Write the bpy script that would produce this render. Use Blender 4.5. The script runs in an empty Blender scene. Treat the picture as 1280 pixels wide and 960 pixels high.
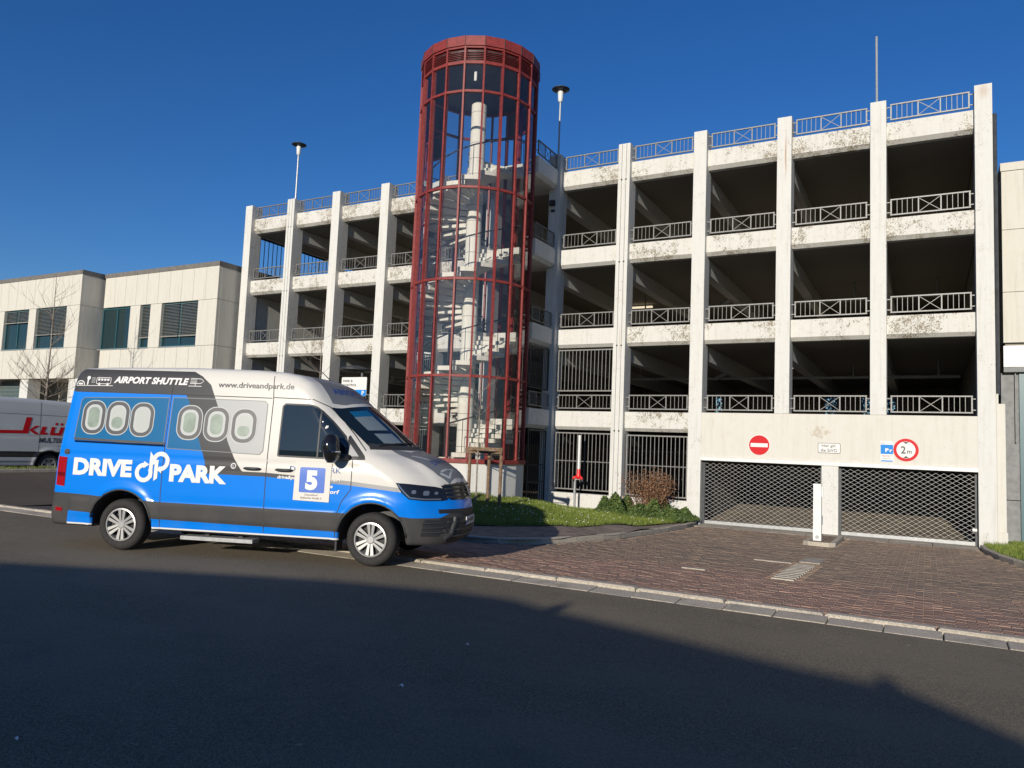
import bpy, bmesh, math, random
import numpy as np
from mathutils import Vector, Matrix
from mathutils.bvhtree import BVHTree
R = math.radians
S = bpy.context.scene
COL = S.collection
rnd = random.Random(7)

# ------------------------------------------------------------------ camera, sky, sun, exposure
CAM = Vector((-1.3646, -22.7098, 1.65))
def cam_axes(yaw, pitch, roll):
    cy, sy, cp, sp = math.cos(yaw), math.sin(yaw), math.cos(pitch), math.sin(pitch)
    f = Vector((sy*cp, cy*cp, sp)); r = Vector((cy, -sy, 0)); u = r.cross(f)
    c, s = math.cos(roll), math.sin(roll)
    return f, c*r + s*u, -s*r + c*u
CF, CR, CU = cam_axes(-0.503022, 0.0833806, 0.0406437)
cam = bpy.data.cameras.new('camera'); camo = bpy.data.objects.new('camera', cam); COL.objects.link(camo)
camo.matrix_world = Matrix(((CR.x, CU.x, -CF.x, CAM.x), (CR.y, CU.y, -CF.y, CAM.y), (CR.z, CU.z, -CF.z, CAM.z), (0, 0, 0, 1)))
cam.sensor_width = 36; cam.lens = 36*944.29/1280; cam.clip_start = 0.1; cam.clip_end = 2000
S.camera = camo
SUN_EL, SUN_AZ = 15.0, 173.5
w = bpy.data.worlds.new('World'); S.world = w; w.use_nodes = True
nt = w.node_tree; bg = nt.nodes['Background']
sky = nt.nodes.new('ShaderNodeTexSky'); sky.sky_type = 'NISHITA'; sky.sun_disc = False
sky.sun_elevation = R(SUN_EL); sky.sun_rotation = R(SUN_AZ); sky.air_density = 1.0; sky.dust_density = 0.2; sky.ozone_density = 5.0
hs = nt.nodes.new('ShaderNodeHueSaturation'); hs.inputs['Hue'].default_value = 0.511; hs.inputs['Saturation'].default_value = 1.17
nt.links.new(sky.outputs[0], hs.inputs['Color']); nt.links.new(hs.outputs[0], bg.inputs[0]); bg.inputs[1].default_value = 0.110
sun = bpy.data.lights.new('sun', 'SUN'); sun.energy = 5.0; sun.angle = R(0.45); sun.color = (1.0, 0.92, 0.795)
suno = bpy.data.objects.new('sun', sun); COL.objects.link(suno)
to_sun = Vector((math.sin(R(SUN_AZ))*math.cos(R(SUN_EL)), math.cos(R(SUN_AZ))*math.cos(R(SUN_EL)), math.sin(R(SUN_EL))))
suno.rotation_euler = (-to_sun).to_track_quat('-Z', 'Y').to_euler(); suno.location = (0, -60, 40)
S.view_settings.view_transform = 'Standard'; S.view_settings.look = 'None'
S.view_settings.exposure = 0.0; S.view_settings.gamma = 1.0; S.view_settings.use_curve_mapping = False
S.cycles.transparent_max_bounces = 24

# ------------------------------------------------------------------ node helpers
class NG:
    def __init__(s, name):
        s.m = bpy.data.materials.new(name); s.m.use_nodes = True
        s.t = s.m.node_tree; s.b = s.t.nodes['Principled BSDF']; s.out = s.t.nodes['Material Output']
    def n(s, typ, **kw):
        x = s.t.nodes.new(typ)
        for k, v in kw.items(): setattr(x, k, v)
        return x
    def L(s, a, b): s.t.links.new(a, b)
    def val(s, sock, v):
        if isinstance(v, bpy.types.NodeSocket): s.L(v, sock)
        else: sock.default_value = v
    def math(s, op, a, b=0.0, c=0.0, clamp=False):
        x = s.n('ShaderNodeMath', operation=op, use_clamp=clamp)
        s.val(x.inputs[0], a); s.val(x.inputs[1], b); s.val(x.inputs[2], c)
        return x.outputs[0]
    def step(s, a, lo, hi):
        x = s.n('ShaderNodeMapRange'); x.interpolation_type = 'SMOOTHSTEP'
        s.val(x.inputs[0], a); s.val(x.inputs[1], lo); s.val(x.inputs[2], hi)
        return x.outputs[0]
    def mix(s, f, a, b):
        x = s.n('ShaderNodeMix', data_type='RGBA')
        s.val(x.inputs[0], f)
        for k, v in ((6, a), (7, b)):
            if isinstance(v, tuple): v = (*v[:3], 1)
            s.val(x.inputs[k], v)
        return x.outputs[2]
    def noise(s, scale, detail=4, rough=.55, vec=None, stretch=None):
        x = s.n('ShaderNodeTexNoise'); x.inputs['Scale'].default_value = scale
        x.inputs['Detail'].default_value = detail; x.inputs['Roughness'].default_value = rough
        v = vec or s.pos()
        if stretch:
            mp = s.n('ShaderNodeMapping'); mp.inputs['Scale'].default_value = stretch; s.L(v, mp.inputs[0]); v = mp.outputs[0]
        s.L(v, x.inputs['Vector'])
        return x.outputs[0]
    def pos(s):
        if not hasattr(s, '_p'): s._p = s.n('ShaderNodeNewGeometry').outputs['Position']
        return s._p
    def obj(s):
        if not hasattr(s, '_o'): s._o = s.n('ShaderNodeTexCoord').outputs['Object']
        return s._o
    def xyz(s, v):
        x = s.n('ShaderNodeSeparateXYZ'); s.L(v, x.inputs[0]); return x.outputs
    def bump(s, h, strength=.3, dist=.01):
        x = s.n('ShaderNodeBump'); x.inputs['Strength'].default_value = strength; x.inputs['Distance'].default_value = dist
        s.L(h, x.inputs['Height']); s.L(x.outputs[0], s.b.inputs['Normal'])
    def col(s, c):
        s.val(s.b.inputs['Base Color'], (*c[:3], 1) if isinstance(c, tuple) else c)
    def set(s, **kw):
        nm = dict(rough='Roughness', metal='Metallic', spec='Specular IOR Level', coat='Coat Weight', coatr='Coat Roughness', emis='Emission Strength', trans='Transmission Weight')
        for k, v in kw.items(): s.val(s.b.inputs[nm[k]], v)
        return s
def flat(name, c, rough=.6, metal=0, spec=.5, var=0.0, vs=6, coat=0):
    g = NG(name); g.set(rough=rough, metal=metal, spec=spec, coat=coat)
    if var:
        n = g.noise(vs, 5); f = g.step(n, .3, .7)
        g.col(g.mix(f, tuple(x*(1-var) for x in c), tuple(min(1, x*(1+var)) for x in c)))
    else: g.col(c)
    return g.m
M = {}
def concrete(name, base, pit=.5, dark=(.17, .135, .085), grime=.35, rust=(), peel=None):
    g = NG(name); g.set(rough=.85, spec=.3)
    big = g.noise(.8, 3); fine = g.noise(24, 7, .62); mid = g.noise(5, 6, .6)
    zone = g.step(big, .40, .62)
    fine = g.noise(34, 5, .6, stretch=(1, 1, .75))
    thr = g.math('SUBTRACT', .69-.025*pit, g.math('MULTIPLY', zone, .085*pit))
    sig = g.math('ADD', fine, g.math('MULTIPLY', g.math('SUBTRACT', mid, .5), .45))
    pits = g.math('MULTIPLY', g.step(sig, thr, g.math('ADD', thr, .05)), .5+.18*pit)
    streak = g.step(g.noise(3.5, 6, .65, stretch=(3.2, 3.2, .20)), .46, .72)
    c = g.mix(g.math('MULTIPLY', streak, grime), base, tuple(x*y for x, y in zip(base, (.66, .63, .57))))
    c = g.mix(g.math('MULTIPLY', g.step(mid, .45, .8), .25), c, tuple(x*y for x, y in zip(base, (.86, .82, .70))))
    if pit > 1: c = g.mix(g.math('MULTIPLY', g.step(g.math('ADD', g.math('MULTIPLY', mid, .6), g.math('MULTIPLY', big, .5)), .55, .68), .36), c, (.36, .33, .27))
    c = g.mix(pits, c, dark)
    if rust or peel:
        px, py, pz = g.xyz(g.pos())
        def near(a, c0, w0): return g.math('SUBTRACT', 1.0, g.step(g.math('ABSOLUTE', g.math('SUBTRACT', a, c0)), 0.0, w0))
        wob = g.math('MULTIPLY', g.math('SUBTRACT', g.noise(2.5, 3), .5), .05)
        for rx, rz, rw, rh, am in rust:
            mk = g.math('MULTIPLY', near(g.math('ADD', px, wob), rx, rw), near(pz, rz, rh)); c = g.mix(g.math('MULTIPLY', mk, am), c, (.33, .15, .04))
        if peel:
            mk = g.math('MULTIPLY', near(px, peel[0], peel[2]), near(pz, peel[1], peel[3]))
            c = g.mix(g.math('MULTIPLY', g.step(g.math('ADD', g.math('MULTIPLY', mk, .30), g.noise(7.5, 6, .66)), .74, .80), .6), c, (.40, .34, .25))
    g.col(c)
    g.bump(g.math('SUBTRACT', g.noise(60, 4), g.math('MULTIPLY', pits, 1.2)), .35, .006)
    return g.m
M['white_concrete'] = concrete('white_concrete', (.575, .57, .54), .8, rust=[(-4.96, 10.55, .035, 1.0, .8), (-9.98, 5.2, .02, .8, .5), (.0, 11.55, .2, .3, .35)])
M['lichen_concrete'] = concrete('lichen_concrete', (.57, .56, .52), 1.7)
M['lintel_concrete'] = concrete('lintel_concrete', (.57, .55, .495), .3, (.33, .28, .20), .2, rust=[(.12, 2.95, .022, .62, .8), (-6.95, 2.62, .012, .22, .6)], peel=(-3.95, 2.42, .75, .42))
M['tower_concrete'] = concrete('tower_concrete', (.66, .64, .57), .3, (.3, .27, .22))
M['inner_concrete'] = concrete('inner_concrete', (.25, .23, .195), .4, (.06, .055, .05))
M['shaded_concrete'] = flat('shaded_concrete', (.075, .07, .062), .9, var=.3, vs=3)  # darker copy of the inner concrete: shade behind the gates put into its colour
M['panel_concrete'] = concrete('panel_concrete', (.545, .525, .465), .12, (.3, .28, .22), .3)
M['grey_metal'] = flat('grey_metal', (.19, .188, .18), .5, .2, var=.2, vs=30)
M['dark_metal'] = flat('dark_metal', (.045, .05, .055), .5, .3, var=.2)
M['joint'] = flat('joint', (.05, .048, .045), .9)
M['black'] = flat('black', (.015, .015, .016), .6)
M['red_steel'] = flat('red_steel', (.20, .031, .028), .5, 0, .3, var=.18, vs=9)
M['red_paint'] = flat('red_paint', (.62, .02, .02), .35, var=.1, vs=20)
M['sign_red'] = flat('sign_red', (.50, .004, .010), .5, 0, .2)
M['sign_white'] = flat('sign_white', (.66, .65, .62), .5, 0, .2)
M['sign_black'] = flat('sign_black', (.02, .02, .02), .5)
M['sign_blue'] = flat('sign_blue', (.004, .19, .55), .5, 0, .2)
M['white_paint'] = flat('white_paint', (.62, .62, .60), .45, var=.06, vs=5)
M['zinc'] = flat('zinc', (.33, .34, .34), .45, .3, var=.12, vs=15)
M['wood'] = flat('wood', (.17, .11, .065), .8, var=.35, vs=14)
M['wood_dark'] = flat('wood_dark', (.09, .06, .04), .85, var=.3, vs=14)
M['bark'] = flat('bark', (.24, .205, .17), .9, var=.3, vs=18)
M['teal_frame'] = flat('teal_frame', (.018, .085, .105), .4)
M['blind'] = flat('blind', (.27, .26, .235), .6, var=.12, vs=8)
M['roof_trim'] = flat('roof_trim', (.14, .13, .115), .6, var=.15)
M['grey_plaster'] = flat('grey_plaster', (.20, .205, .205), .8, var=.15)
M['paper'] = flat('paper', (.75, .76, .76), .6)
def lamp_glow():
    g = NG('tube_light'); g.col((.9, .85, .7)); g.b.inputs['Emission Color'].default_value = (1, .86, .6, 1); g.set(emis=.9); return g.m
M['tube_light'] = lamp_glow()
def glass(name, tint, refl=(.9, .95, 1), rough=.02, base=.06, opac=0.0, oc=(.02, .03, .04)):
    g = NG(name); t = g.t
    tr = g.n('ShaderNodeBsdfTransparent'); tr.inputs[0].default_value = (*tint, 1)
    gl = g.n('ShaderNodeBsdfGlossy'); gl.inputs[0].default_value = (*refl, 1); gl.inputs['Roughness'].default_value = rough
    fr = g.n('ShaderNodeFresnel'); fr.inputs[0].default_value = 1.5
    df = g.n('ShaderNodeBsdfDiffuse'); df.inputs[0].default_value = (*oc, 1)
    m0 = g.n('ShaderNodeMixShader'); m0.inputs[0].default_value = opac; g.L(tr.outputs[0], m0.inputs[1]); g.L(df.outputs[0], m0.inputs[2])
    m1 = g.n('ShaderNodeMixShader'); g.L(g.math('ADD', fr.outputs[0], base-.04, clamp=True), m1.inputs[0])
    g.L(m0.outputs[0], m1.inputs[1]); g.L(gl.outputs[0], m1.inputs[2]); g.L(m1.outputs[0], g.out.inputs[0])
    return g.m
M['tower_glass'] = glass('tower_glass', (.93, .93, .93), base=.055, opac=.02, oc=(.3, .36, .4))
def dark_glass(name, c=(.008, .014, .018), rough=.03):
    g = NG(name); g.col(c); g.set(rough=rough, spec=.8); return g.m
M['van_glass'] = dark_glass('van_glass')
M['office_glass'] = dark_glass('office_glass', (.012, .03, .035), .05)
def asphalt(name, base, var=.25, crack=True):
    g = NG(name); g.set(spec=.15)
    f = g.noise(110, 4, .75); f2 = g.noise(40, 3, .6); big = g.noise(.35, 4, stretch=(1, 2.2, 1)); mid = g.noise(2.2, 5)
    c = g.mix(g.step(f, .38, .64), tuple(x*.50 for x in base), tuple(x*1.55 for x in base)); c = g.mix(g.math('MULTIPLY', g.step(f2, .56, .68), .35), c, tuple(x*1.9 for x in base))
    c = g.mix(g.math('MULTIPLY', g.step(big, .4, .65), .4), c, tuple(x*1.35 for x in base))
    c = g.mix(g.math('MULTIPLY', g.step(mid, .55, .75), var), c, tuple(x*.6 for x in base))
    spots = g.step(g.noise(13, 2, .5), .72, .76); tar = g.step(g.math('ABSOLUTE', g.math('SUBTRACT', g.noise(.45, 4, .5, stretch=(1, 1.8, 1)), .5)), .012, .0); tar = g.math('MULTIPLY', tar, .0); c = g.mix(tar, c, tuple(x*.45 for x in base))
    c = g.mix(g.math('MULTIPLY', spots, .5), c, tuple(x*2.6 for x in base))
    g.col(c); g.set(rough=g.math('ADD', g.math('MULTIPLY', mid, .2), .72)); g.bump(g.math('ADD', f, f2), .8, .008)
    return g.m
M['asphalt'] = asphalt('asphalt', (.176, .148, .106))
M['lot_asphalt'] = asphalt('lot_asphalt', (.11, .088, .068))
M['soil'] = flat('soil', (.06, .045, .03), .95, var=.3)
def paver():
    g = NG('paver'); g.set(rough=.88, spec=.3)
    isl = g.n('ShaderNodeNewGeometry').outputs['Random Per Island']; ob = g.n('ShaderNodeObjectInfo').outputs['Random']
    r = g.math('FRACT', g.math('ADD', isl, ob))
    c = g.mix(r, (.25, .148, .108), (.345, .215, .158))
    c = g.mix(g.math('MULTIPLY', g.step(g.math('FRACT', g.math('MULTIPLY', r, 7.3)), .72, .9), .7), c, (.24, .18, .14))
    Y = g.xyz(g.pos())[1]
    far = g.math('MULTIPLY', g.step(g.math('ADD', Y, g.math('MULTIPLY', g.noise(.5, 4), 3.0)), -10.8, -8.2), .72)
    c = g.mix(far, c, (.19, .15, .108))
    stain = g.step(g.noise(.9, 5, .65), .50, .72)
    c = g.mix(g.math('MULTIPLY', stain, .5), c, (.12, .098, .078))
    g.col(g.mix(g.math('MULTIPLY', g.step(g.noise(70, 4), .4, .75), .35), c, (.30, .235, .19))); g.bump(g.noise(90, 3), .3, .004)
    return g.m
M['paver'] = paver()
M['paver_dark'] = flat('paver_dark', (.20, .155, .12), .9, var=.35, vs=5)
M['mortar'] = flat('mortar', (.06, .048, .038), .95, var=.3, vs=20)
def kerbmat(name, base):
    g = NG(name); g.set(rough=.85, spec=.3)
    c = g.mix(g.step(g.noise(55, 4), .35, .7), tuple(x*.7 for x in base), tuple(x*1.2 for x in base))
    ob = g.n('ShaderNodeObjectInfo').outputs['Random']
    c = g.mix(g.math('MULTIPLY', ob, .35), c, tuple(x*.6 for x in base))
    c = g.mix(g.math('MULTIPLY', g.step(g.noise(3, 5), .5, .75), .45), c, (.12, .10, .075))
    g.col(c); g.bump(g.noise(70, 4), .35, .006); return g.m
M['kerb'] = kerbmat('kerb', (.52, .46, .365)); M['gutter'] = kerbmat('gutter', (.50, .44, .35))
def leaf(name, a, b, sp=.3):
    g = NG(name); g.set(rough=.6, spec=sp)
    isl = g.n('ShaderNodeNewGeometry').outputs['Random Per Island']
    c = g.mix(isl, a, b); c = g.mix(g.math('MULTIPLY', g.step(g.noise(1.3, 3), .4, .65), .4), c, tuple(x*.7 for x in a)); g.col(c)
    return g.m
M['grass'] = leaf('grass', (.085, .135, .018), (.25, .29, .055)); M['mesh_zinc'] = flat('mesh_zinc', (.27, .275, .27), .5, .2); M['ivy'] = leaf('ivy', (.03, .06, .012), (.11, .155, .035), .4)
M['dry_leaf'] = leaf('dry_leaf', (.17, .085, .045), (.34, .19, .11), .2)
M['daisy'] = flat('daisy', (.8, .8, .75), .7)

# ------------------------------------------------------------------ mesh helpers
class MB:
    def __init__(s): s.v = []; s.f = []; s.mi = []; s.cur = 0
    def quad_box(s, x0, x1, y0, y1, z0, z1):
        return s.hexa([(x0, y0, z0), (x1, y0, z0), (x1, y1, z0), (x0, y1, z0)], [(x0, y0, z1), (x1, y0, z1), (x1, y1, z1), (x0, y1, z1)])
    box = quad_box
    def add(s, vs, fs):
        b = len(s.v); s.v += [tuple(p) for p in vs]
        for f in fs: s.f.append(tuple(b+i for i in f)); s.mi.append(s.cur)
        return s
    def hexa(s, lo, hi):
        return s.add(list(lo)+list(hi), [(3, 2, 1, 0), (4, 5, 6, 7), (0, 1, 5, 4), (1, 2, 6, 5), (2, 3, 7, 6), (3, 0, 4, 7)])
    def extrude(s, poly, vec):
        n = len(poly); vec = Vector(vec); a = [Vector(p) for p in poly]; b = [p+vec for p in a]
        return s.add(a+b, [tuple(range(n-1, -1, -1)), tuple(range(n, 2*n))]+[(i, (i+1) % n, n+(i+1) % n, n+i) for i in range(n)])
    def bar(s, p, q, wa, wb=None, up=(0, 0, 1)):
        wb = wb or wa; p = Vector(p); q = Vector(q); d = (q-p).normalized(); u = Vector(up)
        if abs(d.dot(u)) > .98: u = Vector((0, 1, 0))
        a = d.cross(u).normalized()*wa/2; b = a.cross(d).normalized()*wb/2
        return s.hexa([p-a-b, p+a-b, p+a+b, p-a+b], [q-a-b, q+a-b, q+a+b, q-a+b])
    def tube(s, path, r, n=6, cap=True):
        P = [Vector(p) for p in path]; rs = r if isinstance(r, (list, tuple)) else [r]*len(P)
        rings = []; u = None
        for i, p in enumerate(P):
            d = (P[min(i+1, len(P)-1)]-P[max(i-1, 0)]).normalized()
            if u is None: u = d.orthogonal().normalized()
            u = (u-d*u.dot(d)).normalized(); v = d.cross(u)
            rings.append([p+(u*math.cos(2*math.pi*k/n)+v*math.sin(2*math.pi*k/n))*rs[i] for k in range(n)])
        vs = [q for rg in rings for q in rg]; fs = []
        for i in range(len(P)-1):
            for k in range(n): fs.append((i*n+k, i*n+(k+1) % n, (i+1)*n+(k+1) % n, (i+1)*n+k))
        if cap: fs += [tuple(range(n-1, -1, -1)), tuple(range((len(P)-1)*n, len(P)*n))]
        return s.add(vs, fs)
    def lathe(s, prof, c=(0, 0, 0), axis=2, n=24, a0=0, a1=360):
        full = abs(a1-a0) >= 360; m = n if full else n+1; vs = []
        for r, h in prof:
            for k in range(m):
                a = R(a0+(a1-a0)*k/n); q = [r*math.cos(a), r*math.sin(a), h]
                if axis == 1: q = [q[0], q[2], q[1]]
                if axis == 0: q = [q[2], q[0], q[1]]
                vs.append((q[0]+c[0], q[1]+c[1], q[2]+c[2]))
        fs = []
        for i in range(len(prof)-1):
            for k in range(n): fs.append((i*m+k, i*m+(k+1) % m, (i+1)*m+(k+1) % m, (i+1)*m+k))
        return s.add(vs, fs)
    def build(s, name, mats, parent=None, smooth=False, kind=None, local=False, recalc=True):
        me = bpy.data.meshes.new(name)
        off = Vector((0, 0, 0)) if (local or parent is None) else world_loc(parent)
        me.from_pydata([(x-off.x, y-off.y, z-off.z) for x, y, z in s.v], [], s.f)
        if not isinstance(mats, (list, tuple)): mats = [mats]
        for m in mats: me.materials.append(M[m] if isinstance(m, str) else m)
        if len(mats) > 1: me.polygons.foreach_set('material_index', s.mi)
        if recalc:
            bm = bmesh.new(); bm.from_mesh(me); bmesh.ops.recalc_face_normals(bm, faces=bm.faces); bm.to_mesh(me); bm.free()
        if smooth: me.polygons.foreach_set('use_smooth', [True]*len(me.polygons))
        return link(name, me, parent, kind)
def world_loc(o):
    v = Vector((0, 0, 0))
    while o: v += o.location; o = o.parent
    return v
def link(name, me, parent=None, kind=None):
    o = bpy.data.objects.new(name, me); COL.objects.link(o)
    if parent: o.parent = parent
    if kind: o['kind'] = kind
    return o
def tag(o, label, cat, group=None):
    o['label'] = label; o['category'] = cat
    if group: o['group'] = group
    return o
def thing(name, label, cat, loc=(0, 0, 0), rz=0, group=None):
    o = bpy.data.objects.new(name, None); COL.objects.link(o); o.location = loc; o.rotation_euler = (0, 0, rz)
    return tag(o, label, cat, group)
def node(name, parent):   # a part that only gathers sub-parts would be an empty: use a mesh part instead
    raise RuntimeError
def dupe(o, parent, loc):
    c = o.copy(); COL.objects.link(c); c.parent = parent; c.location = loc; return c
def text2d(s, bold=0.0, shear=0.0):
    cu = bpy.data.curves.new('t', 'FONT'); cu.body = s; cu.size = 1; cu.offset = bold; cu.shear = shear; cu.resolution_u = 3; cu.fill_mode = 'FRONT'
    o = bpy.data.objects.new('t', cu); COL.objects.link(o)
    dg = bpy.context.evaluated_depsgraph_get(); me = bpy.data.meshes.new_from_object(o.evaluated_get(dg))
    vs = [(v.co.x, v.co.y) for v in me.vertices]; fs = [tuple(p.vertices) for p in me.polygons]
    bpy.data.objects.remove(o); bpy.data.meshes.remove(me); bpy.data.curves.remove(cu)
    xs = [v[0] for v in vs]; ys = [v[1] for v in vs]; x0, x1, y0, y1 = min(xs), max(xs), min(ys), max(ys)
    return [((x-x0)/(x1-x0), (y-y0)/(y1-y0)) for x, y in vs], fs
def text_at(mb, s, fn, bold=0.0, shear=0.0):
    """fn maps unit-box text coordinates to a 3D point"""
    vs, fs = text2d(s, bold, shear); mb.add([fn(a, b) for a, b in vs], fs); return mb

# ------------------------------------------------------------------ terrain
M['lawn_soil'] = flat('lawn_soil', (.075, .095, .025), .9, var=.45, vs=7)
def smooth(a, b, x):
    t = min(1, max(0, (x-a)/(b-a))); return t*t*(3-2*t)
def gz(y): return 0.02-0.42*min(1, max(0, (y+13.8)/13.3))
LOTZ = .28
def lotz(x): return LOTZ*smooth(18.5, 24, -x)-.14*smooth(25.9, 26.4, -x)
KERB = [(-18, -11.05), (-9.2, -11.05), (-8.3, -11.0), (-7.75, -10.6), (-7.45, -9.6), (-7.1, -7.2), (-7.05, -4), (-7.15, -1.6), (-7.3, -.30)]
EDGE_Y = [-9.45, -9.3, -8.2, -6.4, -4.8, -3.0, .2]; EDGE_X = [-10.6, -9.4, -8.4, -8.0, -7.75, -7.5, -7.5]
RK = [(-.20, -.35), (-.2, -1.3), (-.05, -3.2), (.26, -4.9), (.9, -6.2), (2.2, -7.2), (5, -7.6), (14, -7.6)]
CTRL = [(x, y, gz(y)+.09) for x, y in KERB] + [(-14, -11.05, .1), (-8.4, -8.2, .03), (-8.0, -6.4, -.06), (-7.8, -3, -.22), (-7.6, 0, -.36), (-8.7, -.6, -.33), (-10, 0, -.27), (-10, -2, -.16), (-11.2, -.2, -.24),
        (-12.3, 0, -.19), (-12, -2.2, .0), (-12, -3.6, .18), (-12.5, -4.6, .30), (-11.6, -5.2, .12), (-10.9, -5.65, .08), (-14, -5, .36), (-14, -8, .2), (-10.5, -8.8, .06), (-18, -5, .35), (-18, -9, .2), (-16, 0, .2), (-18, 0, .3), (-9.5, -5, -.02)]
CA = np.array(CTRL)
def lawnz(x, y):
    d2 = (CA[:, 0]-x)**2+(CA[:, 1]-y)**2+.02; k = d2**-1.6
    return float((k*CA[:, 2]).sum()/k.sum())
def grid(name, xs_of, ys, nx, zf, mat, kind='structure'):
    mb = MB(); vs = []; fs = []
    for j, y in enumerate(ys):
        x0, x1 = xs_of(y)
        for i in range(nx+1):
            x = x0+(x1-x0)*i/nx; vs.append((x, y, zf(x, y)))
    for j in range(len(ys)-1):
        for i in range(nx): a = j*(nx+1)+i; fs.append((a, a+1, a+nx+2, a+nx+1))
    mb.add(vs, fs); return mb.build(name, mat, kind=kind, smooth=True)
def lin(a, b, n): return [a+(b-a)*i/n for i in range(n+1)]

mb = MB(); mb.add([(-600, -600, -1.2), (600, -600, -1.2), (600, 900, -1.2), (-600, 900, -1.2)], [(0, 1, 2, 3)]); mb.build('ground', 'soil', kind='structure')
mb = MB(); mb.add([(-150, -60, -.004), (150, -60, -.004), (150, -14.30, -.004), (-150, -14.30, -.004)], [(0, 1, 2, 3)]); mb.build('road', 'asphalt', kind='structure')
grid('parking_lot', lambda y: (-70, -17.95), lin(-13.78, 1.0, 24), 40, lambda x, y: lotz(x)+.015, 'lot_asphalt')
# kerb along the road: each raised stone and each gutter stone is a piece
kerb = MB(); kerb.box(-60, 40, -14.29, -13.79, -.25, -.045); kerb = kerb.build('kerb', 'mortar', kind='structure')
def stone_mesh(l, wd, h, mat, ch=.012):
    m = MB(); m.hexa([(0, 0, 0), (l, 0, 0), (l, wd, 0), (0, wd, 0)], [(0, 0, h-ch), (l, 0, h-ch), (l, wd, h-ch), (0, wd, h-ch)])
    m.add([(0, 0, h-ch), (l, 0, h-ch), (l, wd, h-ch), (0, wd, h-ch), (ch, ch, h), (l-ch, ch, h), (l-ch, wd-ch, h), (ch, wd-ch, h)], [(4, 5, 6, 7), (0, 1, 5, 4), (1, 2, 6, 5), (2, 3, 7, 6), (3, 0, 4, 7)])
    me = bpy.data.meshes.new('stone'); me.from_pydata(m.v, [], m.f); me.materials.append(M[mat]); return me
ks = stone_mesh(.985, .15, .15, 'kerb', .02); gs = stone_mesh(.49, .30, .12, 'gutter', .006)
for i in range(34):
    o = link('kerb_stone', ks, kerb); x = -24+i*1.04-.15; o.location = (x, -13.955+rnd.uniform(-.008, .008), -.108+rnd.uniform(-.008, .008)); o.rotation_euler = (rnd.uniform(-.01, .01), 0, rnd.uniform(-.006, .006)); o.scale.x = 1.04
for i in range(68):
    o = link('gutter_stone', gs, kerb); x = -24+i*.52-.1; o.location = (x, -14.272+rnd.uniform(-.006, .006), -.122+rnd.uniform(-.004, .004)); o.rotation_euler = (.055+rnd.uniform(-.015, .015), rnd.uniform(-.006, .006), rnd.uniform(-.006, .006)); o.scale.x = 1.035

# brick driveway: mortar sheet + bricks
def rk_x(y):
    ys = [p[1] for p in RK][::-1]; xs = [p[0] for p in RK][::-1]
    return float(np.interp(y, ys, xs))
def kx(y):
    ys = [p[1] for p in KERB[3:]]; xs = [p[0] for p in KERB[3:]]; return float(np.interp(y, ys, xs))
def drange(y):
    l = -18 if y < -11.05 else (-8.3 if y < -10.6 else kx(y))
    r = 14 if y < -7.6 else rk_x(y)
    return l, r
grid_y = sorted(set(lin(-13.79, -.95, 50)+[-11.051, -11.049, -10.601, -10.599, -7.601, -7.599]))
dw = grid('driveway', lambda y: drange(y), grid_y, 12, lambda x, y: gz(y)-.010, 'mortar')
BL, BW, J = .20, .10, .008
def brick_v(l, wd):
    a, b, t, c = l/2-J/2, wd/2-J/2, .003, .0035
    return [(-a, -b, -.03), (a, -b, -.03), (a, b, -.03), (-a, b, -.03), (-a, -b, t-c), (a, -b, t-c), (a, b, t-c), (-a, b, t-c), (-a+c, -b+c, t), (a-c, -b+c, t), (a-c, b-c, t), (-a+c, b-c, t)]
brick_f = [(0, 1, 5, 4), (1, 2, 6, 5), (2, 3, 7, 6), (3, 0, 4, 7), (4, 5, 9, 8), (5, 6, 10, 9), (6, 7, 11, 10), (7, 4, 8, 11), (8, 9, 10, 11)]
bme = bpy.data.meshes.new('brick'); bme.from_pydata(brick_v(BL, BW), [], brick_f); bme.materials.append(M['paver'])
bricks = []; y = -13.73; row = 0
while y < -1.0:
    l, r = drange(y); l = max(l, -13.5); r = min(r, 6.5)
    x = -13.5+(row % 2)*.1
    while x < r-.08:
        if x > l+.12: bricks.append((x, y))
        x += BL
    y += BW; row += 1
bricks = [b for b in bricks if not (-3.9 < b[0] < -3.12 and b[1] > -4.35) and not (-3.33 < b[0] < -2.97 and -11.4 < b[1] < -8.7)]
def in_view(b): return -5.2 < b[0] < -.35
order = sorted(bricks, key=lambda b: (0 if in_view(b) else 1, (b[0]-CAM.x)**2+(b[1]-CAM.y)**2))
stuff = MB(); sl = -math.atan(.42/13.3)
for i, (x, y) in enumerate(order):
    dz = rnd.gauss(0, .0022); tx, ty = rnd.gauss(0, .012), rnd.gauss(0, .008)
    if i < 300:
        o = link('brick', bme, dw); o.location = (x, y, gz(y)+dz); o.rotation_euler = (sl+tx, ty, rnd.gauss(0, .008))
    else:
        stuff.add([(x+p[0], y+p[1], gz(y+p[1])+dz+p[2]+tx*p[1]+ty*p[0]) for p in brick_v(BL, BW)], brick_f)
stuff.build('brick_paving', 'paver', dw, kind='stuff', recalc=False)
# concrete threshold slabs in front of the gates
for i in range(7):
    m = MB(); x0 = -7.22+i*1.0; m.box(x0, x0+.985, -.93, -.42, gz(-.6)-.06, gz(-.6)+.012+rnd.uniform(-.003, .003)); m.build('threshold_slab', 'gutter', dw)
    m = MB(); m.box(x0, x0+.985, -.41, .42, gz(-.2)-.06, gz(-.2)+.016+rnd.uniform(-.003, .003)); m.build('threshold_slab', 'gutter', dw)
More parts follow.
